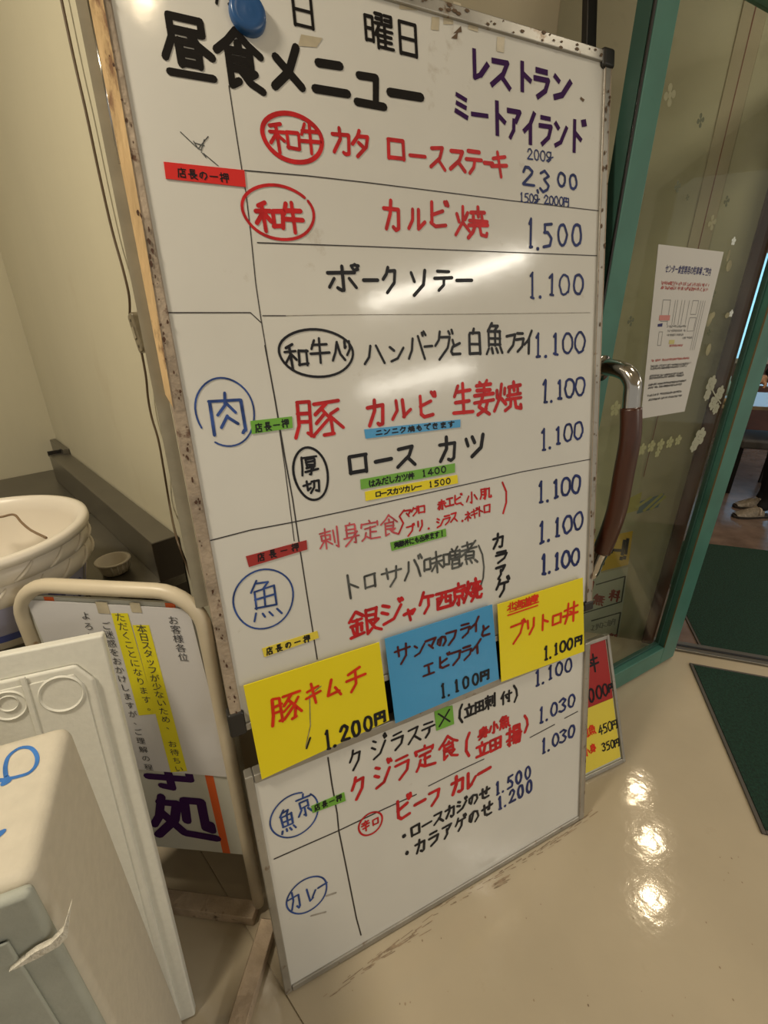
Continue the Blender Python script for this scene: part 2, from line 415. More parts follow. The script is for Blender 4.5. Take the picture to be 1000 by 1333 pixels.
def glyph_strokes(ch):
    out = []
    for s in G.get(ch, []):
        if s[0] == 'o':
            cx, cy, rx, ry = [int(s[1+2*i:3+2*i]) for i in range(4)]
            out.append([(cx+rx*math.cos(a*2*PI/14+.8), cy+ry*math.sin(a*2*PI/14+.8)) for a in range(15)])
        else:
            out.append([(int(s[i:i+2]), int(s[i+2:i+4])) for i in range(0, len(s)-3, 4)])
    return out
def px_scale(F, x, y):
    a = F.px(x-2, y); b = F.px(x+2, y); c = F.px(x, y-2); d = F.px(x, y+2)
    return F.px(x, y), abs(b[0]-a[0])/4, abs(d[1]-c[1])/4
def put(mb, F, ch, x, y, wpx, hpx, pen, w, jit=2.9, tilt=0, flat=False):
    (u, v), su, sv = px_scale(F, x, y); W = wpx*su; H = hpx*sv; c, s = math.cos(R(tilt)), math.sin(R(tilt))
    for st in glyph_strokes(ch):
        st = [(a+random.uniform(-jit, jit), b+random.uniform(-jit, jit)) for a, b in st]
        P = []
        for a, b in st:
            du = (a/100-.5)*W; dv = (.5-b/100)*H; P.append((u+du*c-dv*s, v+du*s+dv*c))
        mb.ribbon(F, P, pen*sv*random.uniform(.9, 1.1), w, flat)
def run(F, txt, x0, y0, x1, y1, wpx, hpx, pen, m, parent, w=.0007, name='marker_writing', tilt=0, mb=None, jit=2.9):
    own = mb is None; mb = mb or MB(); n = len(txt)
    for i, ch in enumerate(txt):
        t = i/max(1, n-1)
        if ch != ' ': put(mb, F, ch, x0+(x1-x0)*t, y0+(y1-y0)*t, wpx, hpx, pen, w, jit, tilt)
    if own: return mb.build(name, m, parent)
def chars(F, items, pen, m, parent, w=.0007, name='marker_writing', tilt=0, jit=2.9, flat=False):
    for ch, x, y, wp, hp in items:
        mb = MB(); put(mb, F, ch, x, y, wp, hp, pen, w, jit, tilt, flat); o = mb.build(name, m, parent)
    return o
def price(F, txt, x0, y0, x1, y1, h, pen, m, parent, w=.0007, hn=.82, extra=None, name='price_figures'):
    fr = [0, .17, .42, .70, 1]; mb = MB()
    for ch, t in zip(txt, fr):
        x = x0+(x1-x0)*t; y = y0+(y1-y0)*t
        if ch == '.': put(mb, F, '・', x, y+h*.42, h*.3, h*.3, pen*.9, w)
        else: put(mb, F, ch, x, y, h*.58, h*(1 if t == 0 else hn), pen, w)
    if extra: put(mb, F, *extra, pen, w)
    return mb.build(name, m, parent)
def ring(F, x, y, rx, ry, pen, m, parent, w=.0007, tilt=0, name='drawn_ring', gap=0.0, a0=0):
    (u, v), su, sv = px_scale(F, x, y); mb = MB(); pts = []
    for k in range(41):
        a = a0+(2*PI-gap)*k/40; du = rx*su*math.cos(a)*(1+.02*math.sin(3*a)); dv = ry*sv*math.sin(a)
        pts.append((u+du*math.cos(R(tilt))-dv*math.sin(R(tilt)), v+du*math.sin(R(tilt))+dv*math.cos(R(tilt))))
    mb.ribbon(F, pts, pen*sv, w); return mb.build(name, m, parent)
def line(F, pts, pen, m, parent, w=.0005, name='ruled_line'):
    mb = MB(); P = [F.px(*p) for p in pts]; _, su, sv = px_scale(F, *pts[0]); mb.ribbon(F, P, pen*sv, w); return mb.build(name, m, parent)

# ================================================================== THE ROOM
EF = yawframe((-1.31, 1.81, 0), -45)                         # long side wall with the counter
F2 = yawframe((-.390, .890, 0), 25.587)                      # column face the boards lean on
WF = yawframe(at_z(849, 837), -17.1)                      # entrance wall, u = 0 at the jamb
LF = yawframe((-1.31, 1.81, 0), -135)                        # far left wall runs towards us
def wallbox(name, F, u0, u1, z1, t, m): return struct(MB().box(F, u0, u1, 0, z1, -t, 0).build(name, m))
fl = struct(MB().box(WORLD, -5, 4.5, -4, 3.2, -.05, -.004).build('floor', 'floor'))
# vinyl sheets laid with an open seam; the seam runs at 45 degrees under the stand
SF = Frame((-.515, .8, 0), (.7071, -.7071, 0), (.7071, .7071, 0))
for v0, v1 in ((-2.0, -.0015), (.0015, 3.6), (-5, -2.003)):
    MB().box(SF, -3, 5.2, v0, v1, -.004, 0).build('vinyl_sheet', 'floor', fl)
mb = MB(); 
for p, q, wd in [((420, 1300), (560, 1198), 3), ((560, 1190), (700, 1110), 4), ((700, 1112), (770, 1060), 3), ((640, 1155), (655, 1147), 4), ((470, 1262), (545, 1215), 3)]:
    a = at_z(*p); b = at_z(*q)
    for k in range(26):
        t = k/26+random.uniform(0, .03); c = a.lerp(b, t); d = (b-a).normalized(); l = random.uniform(.005, .035)
        o = Vector((-d.y, d.x, 0))*random.uniform(-.006, .006)
        e = c+d*l; mb.ribbon(WORLD, [((c+o).x, (c+o).y), ((e+o*1.2).x, (e+o*1.2).y)], random.uniform(.0006, .0022), .0006)
mb.build('scuff', 'floor_dirt', fl)['kind'] = 'stuff'
mb = MB()
for k in range(46):
    x, y = random.uniform(400, 980), random.uniform(1085, 1330)
    if (x-374)*(-.585)+1294-8 > y and x < 760: continue
    p = at_z(x, y); r = random.uniform(.0007, .002); mb.disc(WORLD, p.x, p.y, r, r*1.4, .0006, 7)
mb.build('dirt_speck', 'floor_dirt', fl)['kind'] = 'stuff'
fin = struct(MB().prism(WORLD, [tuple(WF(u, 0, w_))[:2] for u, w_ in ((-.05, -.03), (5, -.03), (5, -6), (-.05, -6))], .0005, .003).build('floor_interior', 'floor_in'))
struct(MB().box(WORLD, -5, 6, -4, 6.5, 2.64, 2.70).build('ceiling', 'ceil'))
wallbox('wall_left', EF, 0, 1.30, 2.66, .10, 'wall')
struct(MB().box(LF, -.1, 3.0, 0, 2.66, .001, .10).build('wall_far_left', 'wall'))
u_end = F2.px(728, 30)[0]
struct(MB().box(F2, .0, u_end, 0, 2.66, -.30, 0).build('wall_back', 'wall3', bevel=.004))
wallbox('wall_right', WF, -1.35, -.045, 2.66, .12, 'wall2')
# jamb and threshold
jm = MB().box(WF, -.045, 0, 0, 2.1, -.13, .012).build('trim_1', 'jamb', bevel=.003); struct(jm)
th = MB().box(WF, 0, 2.2, .0, .012, -.035, .030).build('trim_2', 'steel', bevel=.003); struct(th)
MB().box(WF, 0, 2.2, .012, .0145, -.008, .004).build('groove', 'black_steel', th)
struct(MB().box(WF, -.045, 2.2, 2.1, 2.66, -.12, 0).build('wall_over_door', 'wall2'))
struct(MB().box(WF, 2.2, 3.2, 0, 2.66, -.12, 0).build('wall_entrance_right', 'wall2'))
# pinkish vertical cover strip on the entrance wall, seen through the glass
u0 = WF.px(926, 250)[0]
vz = WF.px(905, 335)[1]; s_ = MB().box(WF, u0-.032, u0+.032, vz, 2.6, .0, .005).build('trim_3', mat('pinkish cover strip', (.46, .39, .27), .55), bevel=.002); struct(s_)
MB().box(WF, u0-.0012, u0+.0012, WF.px(838, 620)[1], 2.6, .0052, .0062).build('seam', mat('dull red seam', (.22, .06, .04), .6), s_)
# interior shell
IF = yawframe(WF(-.6, 0, -4.2), -17.1)
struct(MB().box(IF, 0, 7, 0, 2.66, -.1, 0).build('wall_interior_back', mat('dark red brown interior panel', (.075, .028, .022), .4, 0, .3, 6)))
SI = Frame(WF(-.6, 0, -.12), WF.N*-1, (0, 0, 1))
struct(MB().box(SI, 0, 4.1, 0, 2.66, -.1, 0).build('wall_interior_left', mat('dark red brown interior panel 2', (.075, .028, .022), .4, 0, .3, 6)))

# counter with backsplash
ct = thing('steel_counter', 'dark stainless steel counter with raised back edge along the cream left wall', 'counter', EF(1.16, 0, 0))
MB().box(EF, .002, 1.16, .77, .80, .002, .62).build('countertop', 'steel', ct, bevel=.003)
MB().box(EF, .002, 1.155, .0, .765, .02, .60).build('cabinet_body', 'steel_dark', ct)
MB().box(EF, .002, .20, .80, .92, .002, .022).build('splash_plate', 'steel', ct, bevel=.002)
MB().box(EF, .16, 1.155, .801, .90, .003, .062).build('back_ledge', 'steel', ct, bevel=.002)
MB().box(EF, 1.155, 1.160, .60, .90, .003, .064).build('ledge_end', 'steel_dark', ct)
MB().box(EF, .155, .165, .895, .912, .003, .064).build('end_clip', 'black_steel', ct)
MB().box(EF, .595, .598, .8005, .8012, .062, .62).build('joint', 'steel_dark', ct)
MB().box(EF, .60, 1.155, .8005, .8012, .20, .203).build('joint', 'steel_dark', ct)

# cable with inline switch on the left wall
cb = thing('hanging_cable', 'thin brown electric cable with inline switch hanging down the cream wall', 'cable', EF(1.0, 1.2, .02))
cp = [(72, -40), (80, 0), (97, 80), (113, 150), (130, 230), (146, 300), (160, 350), (168, 385), (169, 410)]
cp2 = [(184, 457), (190, 490), (193, 520), (198, 545), (206, 572), (213, 610), (222, 664), (230, 700), (243, 735), (256, 775)]
for s in (cp, cp2):
    pts = []
    for p in s:
        ww = .012 if p[1] < 665 else .075; u, v = EF.px(*p, ww); pts.append(EF(u, v, ww))
    MB().tube(hermite(pts, 6), .0024, 8).build('cord', mat('brown cord', (.10, .065, .035), .5), cb, True)
a = EF.px(168, 408, .02); b = EF.px(184, 459, .02)
d = Vector((b[0]-a[0], b[1]-a[1])); L_ = d.length; ang = math.atan2(d.y, d.x)
SW = Frame(EF(a[0], a[1], .012), EF.U*math.cos(ang)+EF.V*math.sin(ang), EF.V*math.cos(ang)-EF.U*math.sin(ang))
MB().prism(SW, [(0, -.010), (.006, -.014), (L_-.006, -.012), (L_, -.008), (L_, .008), (L_-.006, .012), (.006, .014), (0, .010)], -.011, .009).build('switch_body', mat('smoky translucent plastic', (.17, .14, .09), .3, 0, .3, 60), cb, bevel=.003)
MB().box(SW, L_*.35, L_*.65, -.005, .005, .009, .0115).build('switch_slider', mat('dull plastic', (.30, .26, .18), .4), cb, bevel=.001)
MB().disc(SW, L_*.18, 0, .003, .003, .0095, 12).build('screw', 'steel_dark', cb); MB().disc(SW, L_*.84, 0, .003, .003, .0095, 12).build('screw', 'steel_dark', cb)

# ================================================================== WHITEBOARDS
BF = yawframe((-.21765, .5069, 0), 25.587, 10.3)
def board(name, label, v0, v1, left_dirty):
    t = thing(name, label, 'whiteboard', BF(.45, v0, 0))
    MB().box(BF, .012, .884, v0+.012, v1-.016, -.014, 0).build('panel', 'board', t)
    MB().box(BF, .012, .884, v0+.012, v1-.016, -.020, -.0142).build('backing', 'wood_edge', t)
    MB().box(BF, .880, .900, v0, v1, -.022, .005).build('frame_rail', 'alu', t, bevel=.0025)
    MB().box(BF, -.008 if left_dirty else -.004, .012, v0, v1, -.022, .004).build('frame_rail', 'alu_dirty' if left_dirty else 'alu', t, bevel=.0025)
    MB().box(BF, .0125, .8795, v1-.020, v1, -.022, .005).build('frame_rail', 'alu', t, bevel=.0025)
    MB().box(BF, .0125, .8795, v0, v0+.015, -.022, .005).build('frame_rail', 'alu', t, bevel=.0025)
    for s in (.881, .897): MB().box(BF, s-.0008, s+.0008, v0+.02, v1-.02, .005, .0058).build('rail_groove', 'alu_dirty', t)
    return t
UB = board('whiteboard', 'tall white menu board with peeling left edge and handwritten red and black dishes', .69, 1.885, True)
LB = board('whiteboard', 'low white menu board standing on the floor under the tall one', .004, .590, False)
# the tall board: corner cap, peeling wood edge, grey sheet behind, tape scraps, smudges
MB().box(BF, .872, .904, 1.856, 1.889, -.024, .009).build('corner_cap', 'black_plastic', UB, bevel=.006, seg=3)
MB().box(BF, .870, .903, .686, .712, -.024, .008).build('corner_cap', 'black_plastic', UB, bevel=.005, seg=3)
MB().box(BF, -.014, .016, .686, .735, -.024, .008).build('corner_cap', 'black_plastic', UB, bevel=.005, seg=3)
MB().box(BF, -.029, -.009, .945, 1.90, -.034, -.012).build('grey_sheet', 'grey_panel', UB)
MB().prism(BF, [(-.013, 1.30), (-.006, 1.28), (-.001, 1.5), (.002, 1.7), (.003, 1.885), (-.014, 1.885)], -.02, .0055).build('wood_strip', 'wood_edge', UB)
MB().tube([BF(-.0145, 1.60, .004), BF(-.0145, 1.80, .004)], .0016, 8).build('metal_rod', 'chrome', UB, True)
mb = MB()
for k in range(70):
    v = random.uniform(.72, 1.87); u = random.uniform(-.004, .009); r = random.uniform(.0006, .0022)
    mb.face([BF(u+r*random.uniform(.6, 1.3)*math.cos(a), v+r*random.uniform(1, 3)*math.sin(a), .0056+.0003*math.cos(k)) for a in (0, 1, 2, 3, 4, 5)])
mb.build('rust_spot', mat('rust spot', (.07, .03, .015), .7), UB)['kind'] = 'stuff'
mb = MB()
for k in range(40):
    v = random.uniform(.72, 1.87); u = random.uniform(.882, .899); r = random.uniform(.0008, .003)
    mb.face([BF(u+r*math.cos(a), v+r*random.uniform(1, 3)*math.sin(a), .0062) for a in (0, 1, 2, 3, 4, 5)])
for k in range(46):
    u = random.uniform(.05, .87); v = 1.875+random.uniform(-.008, .007); r = random.uniform(.0008, .003)
    mb.face([BF(u+r*2*math.cos(a), v+r*math.sin(a), .0058) for a in (0, 1, 2, 3, 4, 5)])
mb.build('rust_spot', mat('rust spot 2', (.12, .07, .035), .7), UB)['kind'] = 'stuff'
for q in [((578, 12), (590, 12), (590, 32), (577, 32)), ((562, 22), (572, 23), (571, 40), (561, 39)), ((647, 48), (657, 48), (656, 69), (646, 67)), ((590, 2), (600, 5), (600, 22), (589, 18)), ((520, 0), (545, 6), (543, 14), (520, 12)), ((611, 26), (624, 29), (622, 42), (609, 38)), ((392, 45), (420, 50), (412, 62), (388, 60))]:
    MB().face([BF(*BF.px(*p), .0006) for p in q]).build('tape_scrap', 'tape', UB)
for q in [((590, 44), (600, 34), (601, 42), (595, 43)), ((587, 50), (596, 42), (595, 51)), ((756, 126), (761, 130), (759, 133), (755, 129))]:
    MB().face([BF(*BF.px(*p), .0007) for p in q]).build('scuff_mark', 'rust spot 2' in MATS and MATS['rust spot 2'], UB)
# pale pencil scrawl
for q in [[(235, 172), (253, 189)], [(252, 184), (258, 194), (271, 178)], [(254, 190), (262, 196), (266, 182)], [(253, 186), (266, 190)], [(262, 198), (268, 205), (265, 200), (284, 216)]]:
    line(BF, q, 1.4, 'i_grey', UB, name='pen_mark')
# black uprights behind the boards
st = thing('back_frame', 'black steel uprights and dark gap panel behind the two whiteboards', 'stand', BF(.45, .01, -.03))
MB().box(BF, .862, .888, .012, 2.09, -.040, -.0245).build('upright', 'black_steel', st, bevel=.002)
MB().box(BF, .030, .056, .012, 1.90, -.040, -.0245).build('upright', 'black_steel', st, bevel=.002)
MB().box(BF, .056, .862, .575, .705, -.040, -.0245).build('gap_panel', 'black_steel', st, bevel=.002)  # dark panel closing the gap between the two boards from behind

# ---- lettering of the tall board
I = lambda *a: chars(BF, *a)
chars(BF, [('昼', 244, 61, 66, 84), ('食', 312, 79, 62, 80), ('メ', 375, 88, 52, 66), ('ニ', 430, 101, 50, 62), ('ュ', 481, 115, 42, 62), ('ー', 529, 124, 50, 40)], 11.5, 'i_title', UB, jit=0, name='title_lettering')
chars(BF, [('月', 291, -13, 26, 46), ('日', 394, 14, 36, 50), ('曜', 493, 40, 38, 50), ('日', 531, 51, 32, 50)], 4.8, 'i_title', UB, jit=0, name='date_lettering')
chars(BF, [('レ', 624, 85, 29, 44), ('ス', 652, 96, 31, 44), ('ト', 684, 101, 28, 42), ('ラ', 705, 109, 25, 42), ('ン', 732, 114, 27, 40)], 7.5, 'i_purple', UB, jit=0, flat=True, name='purple_lettering')
chars(BF, [('ミ', 601, 138, 22, 34), ('ー', 625, 150, 26, 30), ('ト', 651, 155, 26, 48), ('ア', 669, 161, 21, 44), ('イ', 690, 167, 20, 46), ('ラ', 710, 170, 21, 42), ('ン', 730, 175, 19, 42), ('ド', 751, 178, 22, 46)], 6.4, 'i_purple', UB, jit=0, flat=True, name='purple_lettering')
chars(BF, [('和', 371, 180, 44, 42), ('牛', 404, 181, 30, 44)], 5.0, 'i_red', UB)
ring(BF, 381.5, 180, 38, 31, 6.5, 'i_red', UB)
chars(BF, [('カ', 445, 184, 30, 38), ('タ', 471, 188, 28, 38), ('ロ', 516, 195, 28, 34), ('ー', 544, 203, 24, 24), ('ス', 570, 205, 23, 36), ('ス', 596, 209, 25, 32), ('テ', 617, 211, 24, 34), ('ー', 636, 213, 14, 24), ('キ', 650, 214, 25, 36)], 5.2, 'i_red', UB)
run(BF, '200g', 690, 201, 715, 204, 10, 15, 2.0, 'i_navy', UB, name='price_figures')
chars(BF, [('2', 688, 230, 21, 27), (',', 702, 240, 8, 22), ('3', 709, 236, 18, 30), ('0', 731, 234, 15, 20), ('0', 746, 237, 15, 21)], 3.8, 'i_navy', UB, name='price_figures')
run(BF, '150g 2000円', 679, 257, 737, 263, 8, 13, 1.9, 'i_navy', UB, name='price_figures')
chars(BF, [('和', 352, 282, 40, 42), ('牛', 381, 283, 30, 42)], 6.0, 'i_red', UB)
ring(BF, 363.5, 277, 46, 35, 4.2, 'i_red', UB, gap=.15, a0=.7)
chars(BF, [('カ', 511, 281, 27, 42), ('ル', 542, 286, 26, 32), ('ビ', 570, 280, 29, 38), ('焼', 613, 289, 46, 44)], 5.2, 'i_red', UB)
chars(BF, [('1', 691, 304, 14, 42), ('・', 700, 324, 8, 8), ('5', 713, 306, 17, 34), ('0', 732, 306, 19, 30), ('0', 751, 306, 19, 32)], 4.0, 'i_navy', UB, name='price_figures')
chars(BF, [('ポ', 446, 363, 46, 40), ('ー', 483, 365, 22, 20), ('ク', 508, 364, 22, 36), ('ソ', 545, 367, 30, 38), ('テ', 577, 365, 26, 30), ('ー', 605, 365, 24, 20)], 4.6, 'i_black', UB)
price(BF, '1.100', 693, 372, 753, 370, 36, 3.4, 'i_navy', UB)
chars(BF, [('和', 386, 464, 34, 38), ('牛', 416, 457, 28, 36), ('入', 440, 457, 20, 28), ('り', 452, 453, 14, 22)], 3.6, 'i_black', UB)
ring(BF, 413, 460, 48, 31, 3.4, 'i_black', UB, tilt=-4)
chars(BF, [('ハ', 487, 461, 32, 34), ('ン', 517, 460, 22, 28), ('バ', 542, 452, 26, 40), ('ー', 558, 451, 13, 20), ('グ', 577, 450, 26, 40), ('と', 593, 452, 17, 22), ('白', 618, 445, 22, 38), ('魚', 644, 441, 24, 42), ('フ', 665, 446, 15, 28), ('ラ', 677, 445, 13, 28), ('イ', 688, 445, 14, 32)], 3.7, 'i_black', UB)
price(BF, '1.100', 701, 450, 755, 446, 35, 3.6, 'i_navy', UB, hn=.85)
chars(BF, [('豚', 413, 545, 70, 54)], 5.0, 'i_red', UB)
chars(BF, [('カ', 490, 537, 29, 38), ('ル', 522, 533, 29, 30), ('ビ', 555, 528, 26, 34), ('生', 602, 520, 28, 44), ('姜', 630, 518, 28, 46), ('焼', 661, 516, 38, 42)], 4.8, 'i_red', UB)
price(BF, '1.100', 710, 510, 755, 503, 33, 3.6, 'i_navy', UB)
chars(BF, [('厚', 403, 606, 24, 28), ('切', 406, 633, 24, 20)], 3.2, 'i_black', UB)
ring(BF, 405, 617, 22, 35, 3.2, 'i_black', UB, tilt=6)
chars(BF, [('ロ', 466, 604, 32, 31), ('ー', 500, 599, 26, 20), ('ス', 529, 593, 30, 32), ('カ', 583, 585, 27, 34), ('ツ', 618, 580, 30, 34)], 5.0, 'i_black', UB)
price(BF, '1.100', 708, 572, 753, 560, 31, 3.4, 'i_navy', UB)
chars(BF, [('刺', 429, 701, 29, 30), ('身', 457, 695, 24, 32), ('定', 482, 690, 27, 28), ('食', 507, 684, 24, 30)], 2.3, 'i_pink', UB)
line(BF, [(526, 664), (520, 672), (525, 681), (519, 695)], 2.4, 'i_red', UB, .0007, 'marker_writing')
run(BF, 'マグロ', 531, 668, 549, 663, 11, 12, 2.3, 'i_red', UB)
run(BF, '赤エビ', 575, 657, 596, 650, 12, 14, 2.3, 'i_red', UB)
run(BF, '小肌', 614, 648, 632, 642, 16, 16, 2.3, 'i_red', UB)
run(BF, 'ブリ', 534, 690, 547, 684, 12, 15, 2.3, 'i_red', UB)
run(BF, 'シラス', 573, 680, 591, 673, 11, 14, 2.3, 'i_red', UB)
run(BF, 'ネギトロ', 609, 672, 634, 662, 10, 13, 2.2, 'i_red', UB)
chars(BF, [('、', 602, 654, 8, 8), ('・', 558, 688, 7, 7), ('・', 602, 678, 7, 7)], 2.3, 'i_red', UB)
line(BF, [(654, 628), (659, 640), (659, 654), (655, 668)], 2.8, 'i_red', UB, .0007, 'marker_writing')
price(BF, '1.100', 705, 641, 750, 630, 31, 3.6, 'i_navy', UB)
price(BF, '1.100', 706, 693, 753, 678, 31, 3.6, 'i_navy', UB)
price(BF, '1.100', 708, 735, 749, 725, 28, 3.8, 'i_navy', UB)
chars(BF, [('ト', 459, 763, 30, 34), ('ロ', 482, 756, 19, 24), ('サ', 510, 750, 30, 30), ('バ', 537, 740, 26, 32), ('味', 564, 733, 27, 30), ('噌', 588, 727, 24, 30), ('煮', 610, 720, 25, 32)], 2.9, 'i_grey', UB)
line(BF, [(623, 710), (628, 722), (630, 738), (629, 752), (624, 768)], 2.4, 'i_grey', UB, .0007, 'marker_writing')
chars(BF, [('カ', 649, 704, 18, 20), ('ラ', 653, 724, 20, 16), ('ア', 652, 744, 16, 18), ('ゲ', 654, 764, 20, 24)], 3.6, 'i_black', UB)
chars(BF, [('銀', 474, 810, 44, 38), ('ジ', 510, 797, 34, 32), ('ャ', 534, 799, 20, 20), ('ケ', 555, 784, 22, 32), ('西', 578, 781, 24, 26), ('京', 597, 774, 20, 30), ('焼', 615, 768, 25, 30)], 4.2, 'i_red', UB)
chars(BF, [('肉', 296, 539, 52, 60)], 4.2, 'i_blue', UB, jit=3)
ring(BF, 294, 537, 38, 45, 2.4, 'i_blue', UB, gap=.6, a0=-2.2, tilt=3)
chars(BF, [('魚', 345, 779, 44, 58)], 2.6, 'i_blue', UB, jit=3)
ring(BF, 344, 780, 40, 39, 2.2, 'i_blue', UB)
# ---- rules of the tall board
line(BF, [(298, 112), (306, 165), (315, 222), (320, 250), (326, 300), (333, 370), (340, 417), (349, 470), (361, 540), (371, 610), (380, 680), (383, 704)], 1.6, 'i_line', UB)
line(BF, [(345, 450), (358, 520), (371, 596), (381, 650), (391, 718), (399, 770), (407, 820), (413, 858)], 2.0, 'i_line', UB)
line(BF, [(318, 222), (400, 229), (480, 238), (560, 248), (663, 261), (784, 275)], 1.6, 'i_line', UB)
line(BF, [(335, 316), (480, 321), (600, 326), (780, 333)], 1.6, 'i_line', UB)
line(BF, [(221, 440), (219, 407), (326, 407), (341, 421)], 1.5, 'i_line', UB)
line(BF, [(342, 411), (372, 411)], 1.3, 'i_line', UB); line(BF, [(372, 411), (420, 410), (600, 409), (768, 407)], .8, 'i_faint', UB)
line(BF, [(272, 704), (326, 690), (380, 680), (460, 663), (560, 641), (680, 614), (773, 597)], 1.6, 'i_line', UB)

# ---- lettering of the low board
chars(BF, [('ク', 463, 988, 20, 28), ('ジ', 493, 973, 24, 30), ('ラ', 518, 964, 20, 25), ('ス', 539, 956, 20, 24), ('テ', 558, 949, 19, 22), ('(', 600, 929, 10, 26), ('立', 611, 925, 14, 18), ('田', 624, 919, 13, 17), ('刺', 638, 913, 15, 19), ('付', 659, 907, 15, 17), (')', 671, 903, 10, 24)], 2.9, 'i_black', LB)
chars(BF, [('ク', 467, 1024, 22, 32), ('ジ', 498, 1009, 27, 36), ('ラ', 524, 998, 25, 32), ('定', 553, 985, 28, 32), ('食', 584, 973, 26, 32), ('(', 609, 970, 12, 32), ('立', 628, 975, 18, 20), ('田', 645, 968, 18, 18), ('揚', 669, 957, 20, 26), (')', 685, 941, 10, 24)], 3.6, 'i_red', LB)
chars(BF, [('身', 629, 954, 16, 15), ('小', 643, 947, 13, 15), ('魚', 657, 940, 15, 17)], 3.0, 'i_red', LB)
chars(BF, [('ビ', 525, 1052, 24, 30), ('ー', 547, 1044, 18, 16), ('フ', 566, 1037, 17, 22), ('カ', 596, 1021, 20, 24), ('レ', 613, 1015, 16, 22), ('ー', 631, 1003, 19, 16)], 4.2, 'i_red', LB)
ring(BF, 482.5, 1072, 16, 14, 2.2, 'i_red', LB, tilt=0); chars(BF, [('辛', 476, 1075, 12, 15), ('ロ', 489, 1069, 10, 10)], 2.0, 'i_red', LB)
run(BF, '・ロースカジのせ', 526, 1088, 631, 1032, 15, 17, 2.9, 'i_black', LB)
run(BF, '・カラアゲのせ', 530, 1110, 634, 1053, 16, 19, 2.9, 'i_black', LB)
price(BF, '1.100', 700, 882, 740, 866, 23, 3.0, 'i_navy', LB)
price(BF, '1.030', 705, 931, 744, 912, 22, 3.0, 'i_navy', LB)
price(BF, '1.030', 708, 971, 744, 952, 21, 3.0, 'i_navy', LB)
price(BF, '1.500', 648, 1026, 687, 1006, 18, 3.0, 'i_navy', LB, hn=.95)
price(BF, '1.200', 651, 1045, 689, 1024, 18, 3.0, 'i_navy', LB, hn=.95)
chars(BF, [('魚', 374, 1068, 24, 34), ('京', 396, 1048, 22, 32)], 2.3, 'i_blue', LB)
ring(BF, 384, 1061, 33, 28, 1.9, 'i_blue', LB, tilt=14, gap=.4, a0=.9)
chars(BF, [('カ', 384, 1172, 20, 26), ('レ', 405, 1163, 17, 22), ('ー', 420, 1152, 16, 14)], 2.2, 'i_blue', LB, tilt=4)
ring(BF, 400, 1165, 28, 22, 1.9, 'i_blue', LB, tilt=12)
line(BF, [(427, 986), (432, 1020), (439, 1059), (441, 1081), (449, 1120), (458, 1165), (464, 1195), (470, 1217)], 1.8, 'i_line', LB)
line(BF, [(357, 1118), (400, 1099), (441, 1081), (500, 1053), (542, 1034)], 1.7, 'i_line', LB)
line(BF, [(558, 1023), (600, 1002), (630, 988)], 1.3, 'i_line', LB); line(BF, [(690, 960), (722, 943)], 1.3, 'i_line', LB); line(BF, [(735, 935), (752, 926)], 1.2, 'i_line', LB)
line(BF, [(425, 1166), (437, 1162)], 2.4, 'smudge', LB, name='pen_mark'); line(BF, [(405, 1192), (424, 1187)], 2.0, 'smudge', LB, name='pen_mark')

# ---- magnet, label strips and cards stuck on the boards
def onboard(name, label, cat, q, m, w0=.0, w1=.0022, grp=None):
    uv = [BF.px(*p) for p in q]; c = [sum(a)/len(uv) for a in zip(*uv)]
    uv = sorted(uv, key=lambda p: math.atan2(p[1]-c[1], p[0]-c[0]))
    o = MB().prism(BF, uv, w0, w1).build(name, m, org=BF(c[0], c[1], w0)); return tag(o, label, cat, grp)
u, v = BF.px(322, 21)
mg = thing('magnet', 'round blue magnet above the second big title character', 'magnet', BF(u, v, 0))
prof = [(.0, .012), (.006, .0125), (.015, .0105), (.022, .012), (.0245, .009), (.0255, .004), (.0255, .0003)]
mb = MB(); n = 32
for r, h_ in prof: mb.v += [BF(u+r*math.cos(2*PI*j/n), v+r*math.sin(2*PI*j/n), h_) for j in range(n)]
for k in range(len(prof)-1):
    for j in range(n): mb.f.append([k*n+j, (k+1)*n+j, (k+1)*n+(j+1) % n, k*n+(j+1) % n])
mb.build('cap', 'magnet', mg, True)
